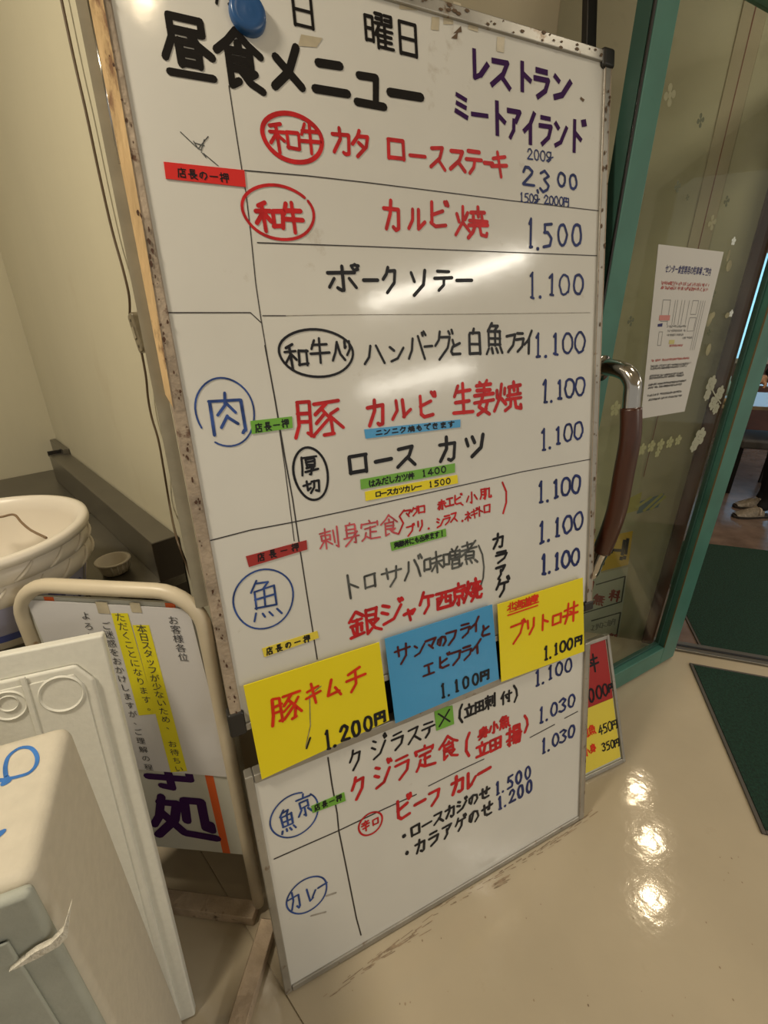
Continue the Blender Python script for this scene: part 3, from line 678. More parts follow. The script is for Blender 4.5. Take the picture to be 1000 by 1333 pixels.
TG = [
 ('bright red label strip reading manager\'s pick, at upper left of tall board', [(213, 211), (318, 222), (320, 244), (216, 233)], 'redt', '店長の一押', (237, 226, 292, 232, 12, 13, 1.9)),
 ('short green label strip beside the circled blue meat character', [(326, 548), (380, 542), (381, 557), (328, 565)], 'grn', '店長一押', (337, 557, 371, 551, 10, 12, 1.8)),
 ('blue label strip under the red pork dish line', [(474, 559), (599, 546), (599, 556), (476, 571)], 'blu', 'ニンニク焼もできます', (493, 563, 587, 552, 9, 8, 1.9)),
 ('green label strip with price 1400 above the yellow strip', [(469, 624), (592, 603), (592, 615), (470, 637)], 'grn', 'はみだしカツ丼 1400', (484, 629, 577, 611, 9, 9, 1.9)),
 ('yellow label strip with price 1500 just under a green strip', [(475, 640), (595, 618), (596, 629), (476, 652)], 'yel', 'ロースカツカレー 1500', (492, 643, 583, 626, 8, 8, 1.8)),
 ('dull red label strip above the circled blue fish character', [(320, 724), (399, 703), (400, 715), (324, 738)], 'redt_dark', '店長一押', (340, 725, 384, 712, 10, 11, 1.7)),
 ('small dark lettered green strip under the pale red sashimi line', [(508, 706), (580, 688), (581, 698), (510, 717)], 'grn', '海鮮丼にも出来ます!', (516, 709, 575, 694, 6.5, 8, 1.7)),
 ('yellow label strip under the circled blue fish, above the big yellow card', [(341, 844), (413, 821), (415, 830), (344, 855)], 'yelt', '店長の一押', (351, 845), None),
 ('green square patch marked with a black cross on the low board', [(565, 923), (589, 918), (591, 942), (568, 951)], 'grn', 'X', None, None),
 ('small green label strip overlapping the circled blue whale characters', [(405, 1049), (448, 1031), (450, 1042), (407, 1058)], 'grn', '店長一押', (413, 1050, 441, 1038, 8, 9, 1.5)),
]
for T_ in TG:
    lab, q, m, txt, pr = T_[:5]
    o = onboard('label_strip', lab, 'label', q, m, .0003, .0014, None)
    if txt == 'X': chars(BF, [('X', 578, 934, 20, 24)], 2.2, 'i_black', o, .0018)
    elif len(pr) == 2: run(BF, txt, 351, 847, 399, 831, 9, 10, 1.5, 'i_black', o, .0018)
    else: run(BF, txt, pr[0], pr[1], pr[2], pr[3], pr[4], pr[5], pr[6]*.85, 'i_black', o, .0018, jit=1)
CW = .0105
def card(label, q, m):
    uv = []
    for p in q: uv.append(BF.px(*p, CW))
    c = [sum(a)/4 for a in zip(*uv)]; t = thing('menu_card', label, 'card', BF(c[0], c[1], .009), None)
    uv = sorted(uv, key=lambda p: math.atan2(p[1]-c[1], p[0]-c[0]))
    MB().prism(BF, uv, .0085, CW).build('sheet', m, t, bevel=.0005); return t
CF = Frame(BF(0, 0, CW), BF.U, BF.V)
k1 = card('large yellow card with red kimchi pork lettering and price 1.200', [(317, 893), (494, 836), (507, 938), (341, 1015)], 'yel')
k2 = card('bright blue card with dark brown lettering between two yellow cards', [(501, 832), (641, 787), (650, 884), (515, 942)], 'blu')
k3 = card('yellow card at right edge of board with underlined small red heading', [(648, 787), (759, 752), (761, 848), (653, 888)], 'yel')
chars(CF, [('豚', 372, 921, 46, 40), ('キ', 408, 903, 24, 30), ('ム', 434, 895, 24, 27), ('チ', 463, 884, 30, 32)], 3.6, 'i_orange', k1, .0008)
price(CF, '1.200', 427, 963, 479, 942, 27, 3.6, 'i_black', k1, .0008, extra=('円', 495, 934, 17, 17))
line(CF, [(418, 893), (403, 905), (404, 945), (398, 972)], 1.0, 'i_faint', k1, .0007, 'crease'); line(CF, [(404, 960), (399, 974)], 2.2, 'i_black', k1, .0008, 'pen_mark')
for ch, x, y in [('サ', 524, 851), ('ン', 546, 845), ('マ', 561, 838), ('の', 575, 834), ('フ', 588, 829), ('ラ', 606, 820), ('イ', 619, 813), ('と', 632, 820), ('エ', 558, 871), ('ビ', 578, 861), ('フ', 594, 855), ('ラ', 608, 849), ('イ', 621, 842)]:
    s_ = 24 if ch == 'サ' else 14 if ch in 'のと' else 17
    chars(CF, [(ch, x, y, s_, s_*1.15)], 3.0, 'i_brown', k2, .0008)
price(CF, '1.100', 577, 899, 619, 884, 20, 3.0, 'i_black', k2, .0008, extra=('円', 631, 879, 13, 14))
chars(CF, [('北', 666, 789, 11, 11), ('海', 676, 787, 11, 12), ('道', 686, 784, 11, 12), ('産', 696, 780, 11, 12)], 2.0, 'i_orange', k3, .0008)
line(CF, [(661, 801), (700, 788)], 1.8, 'i_orange', k3, .0008, 'pen_mark'); line(CF, [(663, 797), (692, 787)], 1.2, 'i_orange', k3, .0008, 'pen_mark')
chars(CF, [('ブ', 673, 823, 22, 28), ('リ', 691, 815, 17, 22), ('ト', 709, 809, 17, 22), ('ロ', 725, 806, 15, 17), ('丼', 743, 797, 21, 28)], 3.0, 'i_orange', k3, .0008)
price(CF, '1.100', 711, 850, 742, 838, 19, 2.8, 'i_black', k3, .0008, extra=('円', 753, 834, 11, 13))

# ================================================================== GREEN GLASS DOOR
DF = yawframe((1.251, 1.579, 0), 29.4)
dr = thing('door_1', '', '', DF(-.4, .01, 0)); del dr['label']; del dr['category']; struct(dr)
MB().box(DF, -.856, -.790, .010, 2.10, -.040, 0).build('stile', 'teal', dr, bevel=.003)
MB().box(DF, -.096, .004, .010, 2.10, -.040, 0).build('stile', 'teal', dr, bevel=.003)
MB().box(DF, -.790, -.096, .010, .098, -.040, 0).build('rail', 'teal', dr, bevel=.003)
MB().box(DF, -.790, -.096, 2.0, 2.10, -.040, 0).build('rail', 'teal', dr, bevel=.003)
MB().box(DF, -.862, -.8565, .010, 2.10, -.040, -.006).build('edge_seal', 'teal_dark', dr)
MB().box(DF, -.862, -.8565, .010, 2.10, -.004, -.001).build('edge_seal', 'black_steel', dr)
MB().box(DF, -.108, -.096, .098, 2.0, -.038, -.022).build('glazing_bead', 'teal_dark', dr, bevel=.002)
MB().box(DF, -.0975, -.096, .098, 2.0, -.004, .0008).build('bead_lip', mat('dull brass lip', (.22, .16, .08), .4, .3), dr)
MB().box(DF, -.790, -.108, .098, .110, -.038, -.022).build('glazing_bead', 'teal_dark', dr, bevel=.002)
MB().box(DF, -.790, -.782, .110, 2.0, -.038, -.022).build('glazing_bead', 'teal_dark', dr)
MB().box(DF, -.786, -.103, .104, 2.0, -.033, -.028).build('pane', 'glass', dr)
hd = MB()
def hp(x, y): return at_pl(x, y, DF(-.83, 0, 0), DF.U)
wood = [hp(*p) for p in [(821.6, 531), (820.5, 570), (812, 617), (803.5, 662), (793, 694), (783.5, 717)]]
H_ = MB().tube(hermite(wood, 6), .0235, 20).build('handle', 'handle', dr, True)
top = [DF(-.83, 1.262, -.002), DF(-.83, 1.266, .03), hp(815, 485), hp(823.5, 499), hp(823, 515), hp(821.6, 532)]
MB().tube(hermite(top, 6), .0195, 20).build('elbow', 'chrome', H_, True)
bot = [hp(783.8, 716), hp(777, 729), hp(769.5, 745), DF(-.83, .700, .055), DF(-.83, .685, .03), DF(-.83, .68, -.002)]
MB().tube(hermite(bot, 6), .0195, 20).build('elbow', 'chrome', H_, True)
MB().tube([DF(-.83, 1.262, .0), DF(-.83, 1.262, .008)], .030, 24).build('rose', 'chrome', H_, True)
MB().tube([DF(-.83, .68, .0), DF(-.83, .68, .008)], .030, 24).build('rose', 'chrome', H_, True)
GF = Frame(DF(0, 0, -.0275), DF.U, DF.V)
def flower(x, y, r, m, n=6):
    u, v = GF.px(x, y); mb = MB()
    for k in range(n):
        a = 2*PI*k/n+.3; mb.disc(GF, u+r*.62*math.cos(a), v+r*.62*math.sin(a), r*.36, r*.36, .0004+.00002*k, 10)
    mb.disc(GF, u, v, r*.3, r*.3, .0007, 10); return mb.build('flower_decal', m, dr)
WH = mat('milky white decal', (.36, .36, .27), .5); YG = mat('pale yellow green decal', (.30, .30, .15), .5); DK = mat('worn dark decal', (.10, .11, .06), .6); OL = mat('faded olive decal', (.28, .27, .16), .6)
for x, y, r in [(926, 500, .028), (937, 512, .026), (929, 524, .026), (921, 514, .020), (911, 569, .034), (904, 580, .024), (932, 532, .020)]: flower(x, y, r, WH)
for x, y, r in [(836, 585, .020), (848, 581, .020), (860, 579, .020), (872, 576, .020), (883, 573, .018), (801, 532, .022), (856, 590, .014)]: flower(x, y, r, YG, 5)
for x, y, r in [(912, 157, .014), (882, 243, .013), (821, 418, .013), (895, 257, .007), (872, 124, .020), (946, 262, .013), (927, 290, .018), (929, 382, .012), (923, 433, .010)]: flower(x, y, r, DK if r < .0145 else OL, 4)
for x, y, r in [(955, 314, .011), (952, 408, .011)]: flower(x, y, r, mat('white star decal', (.7, .74, .7), .4), 5)
mb = MB(); u, v = GF.px(925, 505)
mb.ribbon(GF, [GF.px(925, 503), GF.px(931, 515), GF.px(938, 525)], .005, .0012); mb.build('decal_stem', WH, dr)
mb = MB()
for k in range(34):
    x, y = random.uniform(870, 952), random.uniform(330, 470)
    if x < 870+(470-y)*.45 or x > 985-(y-330)*.3: continue
    u, v = GF.px(x, y); mb.disc(GF, u, v, random.uniform(.004, .016), random.uniform(.004, .02), .0003+.00002*k, 9)
mb.build('old_adhesive', mat('old adhesive residue', (.27, .25, .15), .7, 0, .3, 30), dr)['kind'] = 'stuff'

# notice taped on the door
NQ = [(857, 318), (942, 328), (891, 535.5), (834, 545)]
def quadpt(F, Q, s, t, w=0):     # s across, t down, inside a sheet that lies on F
    P = [F.px(*p, w) for p in Q]
    a = (P[0][0]+(P[1][0]-P[0][0])*s, P[0][1]+(P[1][1]-P[0][1])*s); b = (P[3][0]+(P[2][0]-P[3][0])*s, P[3][1]+(P[2][1]-P[3][1])*s)
    return (a[0]+(b[0]-a[0])*t, a[1]+(b[1]-a[1])*t)
PF = Frame(DF(0, 0, -.0272), DF.U, DF.V)
nq = [quadpt(PF, NQ, *p) for p in ((0, 1), (1, 1), (1, 0), (0, 0))]
no = thing('parking_notice', 'tall white printed notice with a street plan, taped on the green door glass', 'notice', PF(nq[0][0], nq[0][1], 0))
MB().prism(PF, nq, 0, .0008).build('sheet', mat('white notice paper', (.60, .585, .56), .5), no)
def font_mesh(txt, size=1.0, offset=0.0):
    c = bpy.data.curves.new('t', 'FONT'); c.body = txt; c.size = size; c.offset = offset; c.resolution_u = 3; c.align_x = 'CENTER'; c.align_y = 'CENTER'
    o = bpy.data.objects.new('t', c); COL.objects.link(o); bpy.context.view_layer.update()
    me = bpy.data.meshes.new_from_object(o.evaluated_get(bpy.context.evaluated_depsgraph_get()))
    vs_ = [v.co.copy() for v in me.vertices]; fs = [list(p.vertices) for p in me.polygons]
    bpy.data.objects.remove(o); bpy.data.curves.remove(c); bpy.data.meshes.remove(me); return vs_, fs
def put_text(mb, F, txt, u, v, size, w, width=None, ang=0, off=0.0):
    vs_, fs = font_mesh(txt, 1.0, off)
    if not vs_: return
    x0 = min(p.x for p in vs_); x1 = max(p.x for p in vs_); y0 = min(p.y for p in vs_); y1 = max(p.y for p in vs_)
    sx = (width/(x1-x0)) if width else size; cx = (x0+x1)/2 if width else 0
    cyy = (y0+y1)/2 if width else 0; i = len(mb.v); c, s = math.cos(ang), math.sin(ang)
    for p in vs_:
        a = (p.x-cx)*sx; b = (p.y-cyy)*size; mb.v.append(F(u+a*c-b*s, v+a*s+b*c, w))
    mb.f += [[i+k for k in f] for f in fs]
def onq(s, t): return quadpt(PF, NQ, s, t)
ang = math.atan2(onq(1, 0)[1]-onq(0, 0)[1], onq(1, 0)[0]-onq(0, 0)[0])
mb = MB(); p = onq(.50, .115); put_text(mb, PF, 'センター食堂専用の駐車場 ご案内', p[0], p[1], .020, .0012, .205, ang, .02); mb.build('heading', mat('dark blue print', (.02, .02, .12), .5), no)
def greek(t, s0, s1, m, hh=.0065, dens=30, name='small_print'):
    mb = MB(); s = s0
    while s < s1:
        l = random.uniform(.010, .016)
        if random.random() > .07:
            for k in range(3):
                a = onq(s+random.uniform(0, l*.6), t+random.uniform(-.5, .5)*hh/.42); b = onq(s+random.uniform(l*.3, l), t+random.uniform(-.5, .5)*hh/.42)
                mb.ribbon(PF, [a, b], .0011, .0012)
        s += l
    mb.build(name, m, no)['kind'] = 'stuff'
RD = mat('red print', (.45, .06, .05), .5); GY = mat('grey print', (.22, .22, .22), .5)
greek(.19, .1, .88, RD, .009); greek(.215, .1, .88, RD, .009)
for t in (.63, ): greek(t, .08, .82, RD)
for t in (.665, .68, .725, .74, .78, .80, .85, .88): greek(t, .08 if t < .88 else .12, random.uniform(.75, .92), 'i_print')
for s in (.28, .36, .40, .47, .52, .60, .80, .84, .88):
    MB().ribbon(PF, [onq(s, .28), onq(s, .42 if s < .7 else .58)], .0016, .0012).build('plan_line', GY, no)
for a in [((.16, .28), (.28, .28), (.28, .40), (.16, .40)), ((.66, .28), (.76, .28), (.76, .36), (.66, .36)), ((.66, .38), (.78, .38), (.78, .46), (.66, .46)), ((.16, .46), (.22, .46), (.22, .54), (.16, .54))]:
    MB().ribbon(PF, [onq(*p) for p in a]+[onq(*a[0])], .0015, .0012).build('plan_block', GY, no)
for t, s0, s1 in ((.43, .28, .62), (.455, .3, .62), (.48, .3, .6), (.50, .60, .78)): greek(t, s0, s1, GY, .006)
MB().face([PF(*onq(*p), .0013) for p in ((.13, .365), (.31, .365), (.31, .395), (.13, .395))]).build('plan_tag', mat('pale red print', (.55, .22, .2), .5), no)
MB().face([PF(*onq(*p), .0013) for p in ((.36, .51), (.46, .51), (.46, .535), (.36, .535))]).build('plan_tag', mat('pale yellow print', (.55, .5, .2), .5), no)
MB().face([PF(*onq(*p), .0013) for p in ((.12, .415), (.20, .41), (.20, .43), (.12, .43))]).build('plan_tag', mat('dark blue print', (.02, .02, .12), .5), no)
greek(.545, .38, .62, RD)

# ================================================================== POSTERS ON THE ENTRANCE WALL
def wallsheet(name, label, q, m, w1=.0012, w0=.0002):
    uv = [WF.px(*p) for p in q]; c = [sum(a)/len(uv) for a in zip(*uv)]
    uv = sorted(uv, key=lambda p: math.atan2(p[1]-c[1], p[0]-c[0]))
    t = thing(name, label, 'poster', WF(c[0], c[1], w0)); MB().prism(WF, uv, w0, w1).build('sheet', m, t); return t
def wl(q, pen, m, par, w=.0016, name='printed_line', close=False):
    P = [WF.px(*p) for p in q]; P = P+[P[0]] if close else P
    _, su, sv = px_scale(WF, *q[0]); MB().ribbon(WF, P, pen*sv, w, True).build(name, m, par)
p1 = wallsheet('yellow_poster', 'ochre yellow poster with bold black exclamation marks behind the lower door handle', [(752, 707), (824, 691), (818, 735), (748, 752)], 'yeldull')
chars(WF, [('オ', 785, 723, 26, 28), ('ー', 802, 716, 20, 22)], 3.6, 'i_title', p1, .0018, jit=0, flat=True, name='poster_lettering')
wl([(813, 703), (810, 722)], 3.4, 'i_title', p1); wl([(817.5, 701), (814.5, 721)], 3.4, 'i_title', p1); wl([(809, 725), (808.5, 728.5)], 3.4, 'i_title', p1); wl([(813.5, 724), (813, 727.5)], 3.4, 'i_title', p1)
p2 = wallsheet('white_poster', 'white poster sheet with black ruled frames under the yellow poster', [(748, 754), (818, 738), (800, 868), (742, 885)], 'paper_dim')
wl([(776, 761), (814, 750), (809, 783), (757, 799)], 1.5, 'i_print', p2)
wl([(770, 808), (808, 797), (799, 850)], 1.5, 'i_print', p2)
chars(WF, [('日', 768, 762, 12, 14), ('無', 779.5, 781, 15, 16), ('料', 800, 775, 14, 16), ('料', 797, 831, 12, 14)], 1.9, mat('dull red print', (.30, .03, .03), .5), p2, .0018, jit=0, name='poster_lettering')
chars(WF, [('・', 771, 784, 5, 5), ('・', 766, 786, 5, 5)], 1.6, 'i_print', p2, .0018, name='poster_lettering')
run(WF, 'エサロニ田円', 772, 817, 799, 809, 5, 9, 1.0, GY, p2, .0018, name='poster_lettering')
p3 = wallsheet('pale_poster', 'pale cream poster above the yellow poster, with yellow and blue patches', [(756, 560), (842, 548), (826, 684), (752, 700)], mat('pale cream poster', (.47, .45, .30), .5, 0, .04, 6))
MB().face([WF(*WF.px(*p), .0016) for p in [(812, 652), (836, 640), (831, 664), (806, 671)]]).build('yellow_patch', mat('faded yellow print', (.50, .46, .10), .5, 0, .3, 12), p3)
p4 = wallsheet('patterned_sticker', 'small blue sticker with yellow diagonal stripes on the cream wall', [(832, 653), (865, 642), (857, 660), (829, 669)], mat('dull blue print', (.10, .20, .26), .5))
for a, b in [((838, 665), (862, 643)), ((847, 663), (866, 646)), ((829, 660), (848, 647))]: wl([a, b], 3, mat('faded yellow print 2', (.50, .50, .14), .5), p4)

# ================================================================== SMALL RED AND YELLOW PRICE BOARD
SB = yawframe((.808, 1.079, .0), 23, 22.5)
sb = thing('price_board', 'small framed red and yellow price board leaning between the white menu board and door', 'sign', SB(-.22, .004, 0))
sbh = SB.px(795, 825)[1]
MB().box(SB, -.45, 0, .006, sbh, -.014, -.002).build('backing', 'paper_dim', sb)
for b in ((-.012, 0, .004, sbh, -.016, .004), (-.45, -.438, .004, sbh, -.016, .004), (-.438, -.012, sbh-.012, sbh, -.016, .004), (-.438, -.012, .004, .018, -.016, .004)):
    MB().box(SB, *b).build('frame_rail', 'alu', sb, bevel=.002)
vm = SB.px(799, 908)[1]; vt = SB.px(793, 831)[1]
MB().box(SB, -.42, -.016, vm, vt, -.002, -.0005).build('red_card', 'redcard', sb)
MB().box(SB, -.42, -.016, .024, vm-.001, -.002, -.0005).build('yellow_card', 'yelt', sb)
chars(SB, [('丼', 770, 864, 22, 26), ('0', 770, 905, 11, 20), ('0', 780, 901, 11, 20), ('0', 788, 898, 10, 18), ('円', 796, 895, 9, 12)], 2.6, 'i_black', sb, .0006, name='price_figures')
run(SB, '450円', 782, 950, 800, 943, 8, 14, 1.7, 'i_black', sb, .0006, name='price_figures')
run(SB, '350円', 786, 972, 803, 967, 7, 12, 1.7, 'i_black', sb, .0006, name='price_figures')
run(SB, '田魚', 762, 955, 771, 950, 10, 14, 1.8, 'i_orange', sb, .0006); run(SB, '少身'.replace('少', '小'), 764, 979, 772, 974, 9, 12, 1.8, 'i_orange', sb, .0006)

# ================================================================== MATS
def matobj(label, P, Q, w_, l_, inner=True):
    P = Vector(P); d = (Vector(Q)-P).normalized(); F = Frame(P, d, Vector((-d.y, d.x, 0)))
    t = thing('door_mat', label, 'mat', P)
    return t, F
a = at_z(897, 864); c = at_z(991, 1086); dY = (c-a).normalized(); dX = Vector((-dY.y, dY.x, 0))
if dX.x < 0: dX = -dX
L1 = (c-a).length; OF = Frame(c, dX, -dY)
m1 = thing('door_mat', 'dark green entrance mat in front of the metal threshold', 'mat', c)
MB().box(OF, .013, 1.2, .013, L1-.013, .0008, .009).build('carpet', 'mat', m1)
for b in ((0, .013, 0, L1), (0.013, 1.2, 0, .013), (.013, 1.2, L1-.013, L1)): MB().box(OF, *b, .0008, .007).build('border', 'mat_edge', m1, bevel=.002)
a2 = at_z(914, 851); d2 = (at_z(889, 697)-a2); L2 = d2.length; b2 = (at_z(891, 804)-a2).normalized()
IM = Frame(a2+Vector((0, 0, .003)), Vector((b2.y, -b2.x, 0)), b2)
m2 = thing('door_mat', 'dark green carpet mat inside the doorway beyond the threshold', 'mat', IM.O)
MB().box(IM, .010, 1.3, .012, 1.16, .0002, .008).build('carpet', 'mat', m2)
MB().box(IM, 0, .010, 0, 1.16, .0002, .006).build('border', 'mat_edge', m2); MB().box(IM, .010, 1.3, 0, .012, .0002, .006).build('border', 'mat_edge', m2)

# ================================================================== PIPE SIGN STAND WITH NOTICE
JF = yawframe(at_z(345, 1185), -5)
JF = Frame(Vector(JF.O), JF.U, JF.V)
sd = thing('sign_stand', 'cream pipe sign stand on grimy wooden feet beside the white menu boards', 'sign stand', JF(-.18, .0, 0))
ZT, r0 = .955, .075; xl, xr = -.354, -.013
path = [JF(xr, .03, 0), JF(xr, .3, 0), JF(xr, .6, 0)]+[JF(xr-r0+r0*math.cos(t), ZT-r0+r0*math.sin(t), 0) for t in [k*PI/16 for k in range(9)]] \
     + [JF(xl+r0-r0*math.sin(t), ZT-r0+r0*math.cos(t), 0) for t in [k*PI/16 for k in range(9)]]+[JF(xl, .6, 0), JF(xl, .3, 0), JF(xl, .03, 0)]
MB().tube(path, .0135, 18).build('pipe_frame', 'pipe', sd, True)
MB().box(JF, -.345, -.008+.004, .230, .935, .006, .0095).build('sign_panel', 'sign', sd) if False else None
sp = MB().box(JF, -.338, -.012, .228, .932, -.004, .001).build('sign_panel', 'sign', sd)
MB().box(JF, -.076, -.058, .2285, .9315, .001, .0016).build('orange_stripe', 'orange', sp)
MB().box(JF, -.300, -.282, .2285, .9315, .001, .0016).build('orange_stripe', 'orange', sp)
MB().disc(JF, JF.px(312, 1080)[0], JF.px(312, 1080)[1], .0028, .0028, .0018, 12).build('screw', 'steel_dark', sp)
chars(JF, [('処', 236, 1064, 86, 60), ('事', 214, 985, 96, 96)], 8.0, 'i_purple', sp, .0018, jit=0, name='sign_lettering')
# feet
def bar(name, p, q, wd, z0, z1, m, par, bv=.003):
    p, q = Vector(p), Vector(q); d = (q-p).normalized(); F = Frame((p.x, p.y, 0), d, Vector((-d.y, d.x, 0)))
    return MB().box(F, 0, (q-p).length, -wd/2, wd/2, z0, z1).build(name, m, par, bevel=bv, seg=1)
j = JF(0.006, 0, 0)
bar('foot', at_z(350, 1196, .03), at_z(305, 1345, .03), .040, .001, .032, 'oldwood', sd)
bar('cross_beam', at_z(333, 1185, .03), at_z(150, 1160, .03), .040, .001, .034, 'oldwood', sd)
bar('foot', JF(-.352, 0, .03), JF(-.352, 0, .24), .040, .001, .032, 'oldwood', sd)
MB().tube([JF(xr-.004, .62, -.006), JF(xr-.10, .02, -.13)], .008, 10).build('rear_strut', 'oldwood', sd, True)
MB().tube([JF(xl+.004, .62, -.006), JF(xl+.15, .02, -.15)], .008, 10).build('rear_strut', 'oldwood', sd, True)
# notice sheet
nt_ = thing('staff_notice', 'white paper notice with vertical print and yellow highlighting fixed to the pipe sign stand', 'notice', JF(-.18, .5, .012))
NF = Frame(JF(0, 0, .0045), JF.U, JF.V)
q = [NF.px(34, 781), NF.px(246, 793), NF.px(301, 1012)]
bl = (q[0][0]+q[2][0]-q[1][0], q[0][1]+q[2][1]-q[1][1])
MB().prism(NF, [bl, q[2], q[1], q[0]], -.0012, 0).build('sheet', 'paper', nt_)
def nface(P, m, name, w=.0005): return MB().face([NF(*NF.px(*p), w) for p in P]).build(name, m, nt_)
nface([(172.5, 813.5), (194, 813.5), (244, 1003.5), (222.5, 1005)], 'hl', 'highlight')
nface([(145, 798), (166.5, 798), (203.6, 929), (181, 931)], 'hl', 'highlight', .0007)
def column(txt, x0, y0, x1, y1, size=.0155):
    mb = MB(); n = len(txt)-1
    for i, ch in enumerate(txt):
        if ch == ' ': continue
        u, v = NF.px(x0+(x1-x0)*i/n, y0+(y1-y0)*i/n)
        if ch in '、。': u += .005; v += .004
        put_text(mb, NF, ch, u, v, size, .0010, None, 0, .0)
    mb.build('print_column', 'i_print', nt_)
column('お客様各位', 226, 808, 239, 856, .020)
column('本日スタッフが少ないため、 お待ちい', 185, 819, 233.5, 1001, .020)
column('ただくことになります。', 157, 804, 195, 923, .020)
column('ご迷惑をおかけしますが、ご理解の程', 139, 815, 194, 999, .0195)
column('よろしくお願い', 112, 802, 136, 884, .019)
for p in ((60, 783), (222, 790)): pass
MB().box(NF, NF.px(125, 786)[0], NF.px(140, 786)[0], q[0][1]-.02, q[0][1]+.004, .0002, .0008).build('tape_piece', 'tape', nt_)
MB().box(NF, NF.px(170, 789)[0], NF.px(183, 789)[0], q[0][1]-.014, q[0][1]+.006, .0002, .0008).build('tape_piece', 'tape', nt_)

# ================================================================== FOAM FISH BOX AND FOAM LID
c0 = at_z(92, 938, .90)
XF = yawframe((c0.x, c0.y, 0), 23.0)                       # w points to us
fb = thing('foam_box', 'white foam fish box standing on end at lower left with blue pen writing', 'foam box', XF(-.2, 0, .1))
MB().box(XF, -.46, 0, 0.001, .90, 0.0, .200).build('shell', 'foam', fb, bevel=.016, seg=4)
MB().box(XF, -.46, 0, .001, .899, .2002, .214).build('front_panel', 'foam_grey', fb, bevel=.012, seg=4)
for k in range(7):
    u = -.030-.062*k; MB().box(XF, u-.050, u, .02, .850-.018*(k % 3), .2135, .2185).build('rib', 'foam_grey', fb, bevel=.003)
for k in range(4):
    v = .79-.085*k; MB().box(XF, -.42, -.085, v, v+.034, .2180, .2225).build('step', 'foam_grey', fb, bevel=.002)
def onpx(F, q, w): return [F.px(*p, w) for p in q]
MB().prism(XF, sorted(onpx(XF, [(12, 1262), (48, 1240), (62, 1225), (82, 1200), (90, 1178), (86, 1210), (80, 1228), (50, 1248)], .2225), key=lambda p: p[0]*0+p[1]) and onpx(XF, [(12, 1264), (46, 1238), (66, 1228), (82, 1212), (93, 1176), (88, 1218), (78, 1230), (50, 1246)], .2225), .2178, .2235).build('torn_edge', 'foam_torn', fb)
TF = Frame(XF(0, .9002, 0), XF.U, -XF.N)                    # top face, w up
def tl(q, pen): 
    mb = MB(); P = [(TF.px(*p)) for p in q]; _, su, sv = px_scale(TF, *q[0]); P2 = [tuple(p)[:2] for p in hermite([(a, b, 0) for a, b in P], 5)]
    mb.ribbon(TF, P2, pen*1.5, .0004); mb.build('pen_writing', 'i_foamblue', fb)
tl([(8, 1012), (7, 998), (12, 984), (26, 974), (40, 974), (48, 984), (47, 996), (38, 1006), (24, 1011), (10, 1014)], .0030)
tl([(-4, 1016), (12, 1016), (4, 1021), (9, 1012)], .0034); tl([(-4, 1086), (5, 1082), (-3, 1090)], .003)

lb = at_z(255, 1332)
QF = yawframe((lb.x, lb.y, 0), 20, 9.6, .2)
fl2 = thing('foam_tray', 'white foam tray lid with two round embossed marks, leaning upright behind the foam box', 'foam tray', QF(-.2, .01, 0))
v_top = QF.px(140, 829)[1]
MB().box(QF, -.50, 0, .006, v_top, -.030, -.010).build('plate', 'foam2', fl2, bevel=.004, seg=2)
# raised plateau with a chamfered corner, ridge around it
rp = QF.px(122, 884); cp_ = QF.px(98, 866)
ru, rv = rp[0], cp_[1]; cu = cp_[0]; cv = rp[1]
MB().prism(QF, [(-.49, .02), (ru, .02), (ru, cv), (cu, rv), (-.49, rv)], -.012, .0).build('plateau', 'foam2', fl2, bevel=.006, seg=2)
MB().prism(QF, [(-.46, .05), (ru-.014, .05), (ru-.014, cv-.005), (cu-.005, rv-.014), (-.46, rv-.014)], -.001, .0025).build('inner_panel', 'foam2', fl2, bevel=.002)
def embring(x, y, r, r2=0):
    u, v = QF.px(x, y); mb = MB(); n = 36
    for a, b, w0, w1 in ((r, r*.93, .0024, .0052), (r*.93, r*.86, .0052, .0026)):
        i = len(mb.v)
        mb.v += [QF(u+a*math.cos(2*PI*k/n), v+a*math.sin(2*PI*k/n), w0) for k in range(n)]+[QF(u+b*math.cos(2*PI*k/n), v+b*math.sin(2*PI*k/n), w1) for k in range(n)]
        mb.f += [[i+k, i+(k+1) % n, i+n+(k+1) % n, i+n+k] for k in range(n)]
    mb.build('embossed_ring', 'foam2', fl2, smooth=True)
embring(81, 902, .033); embring(12, 917, .026); embring(12, 914, .014)
u, v = QF.px(36, 900); MB().prism(QF, [(u-.004, v+.028), (u+.004, v+.028), (u+.004, .06), (u-.004, .06)], .001, .0055).build('embossed_rib', 'foam2', fl2, bevel=.0015)

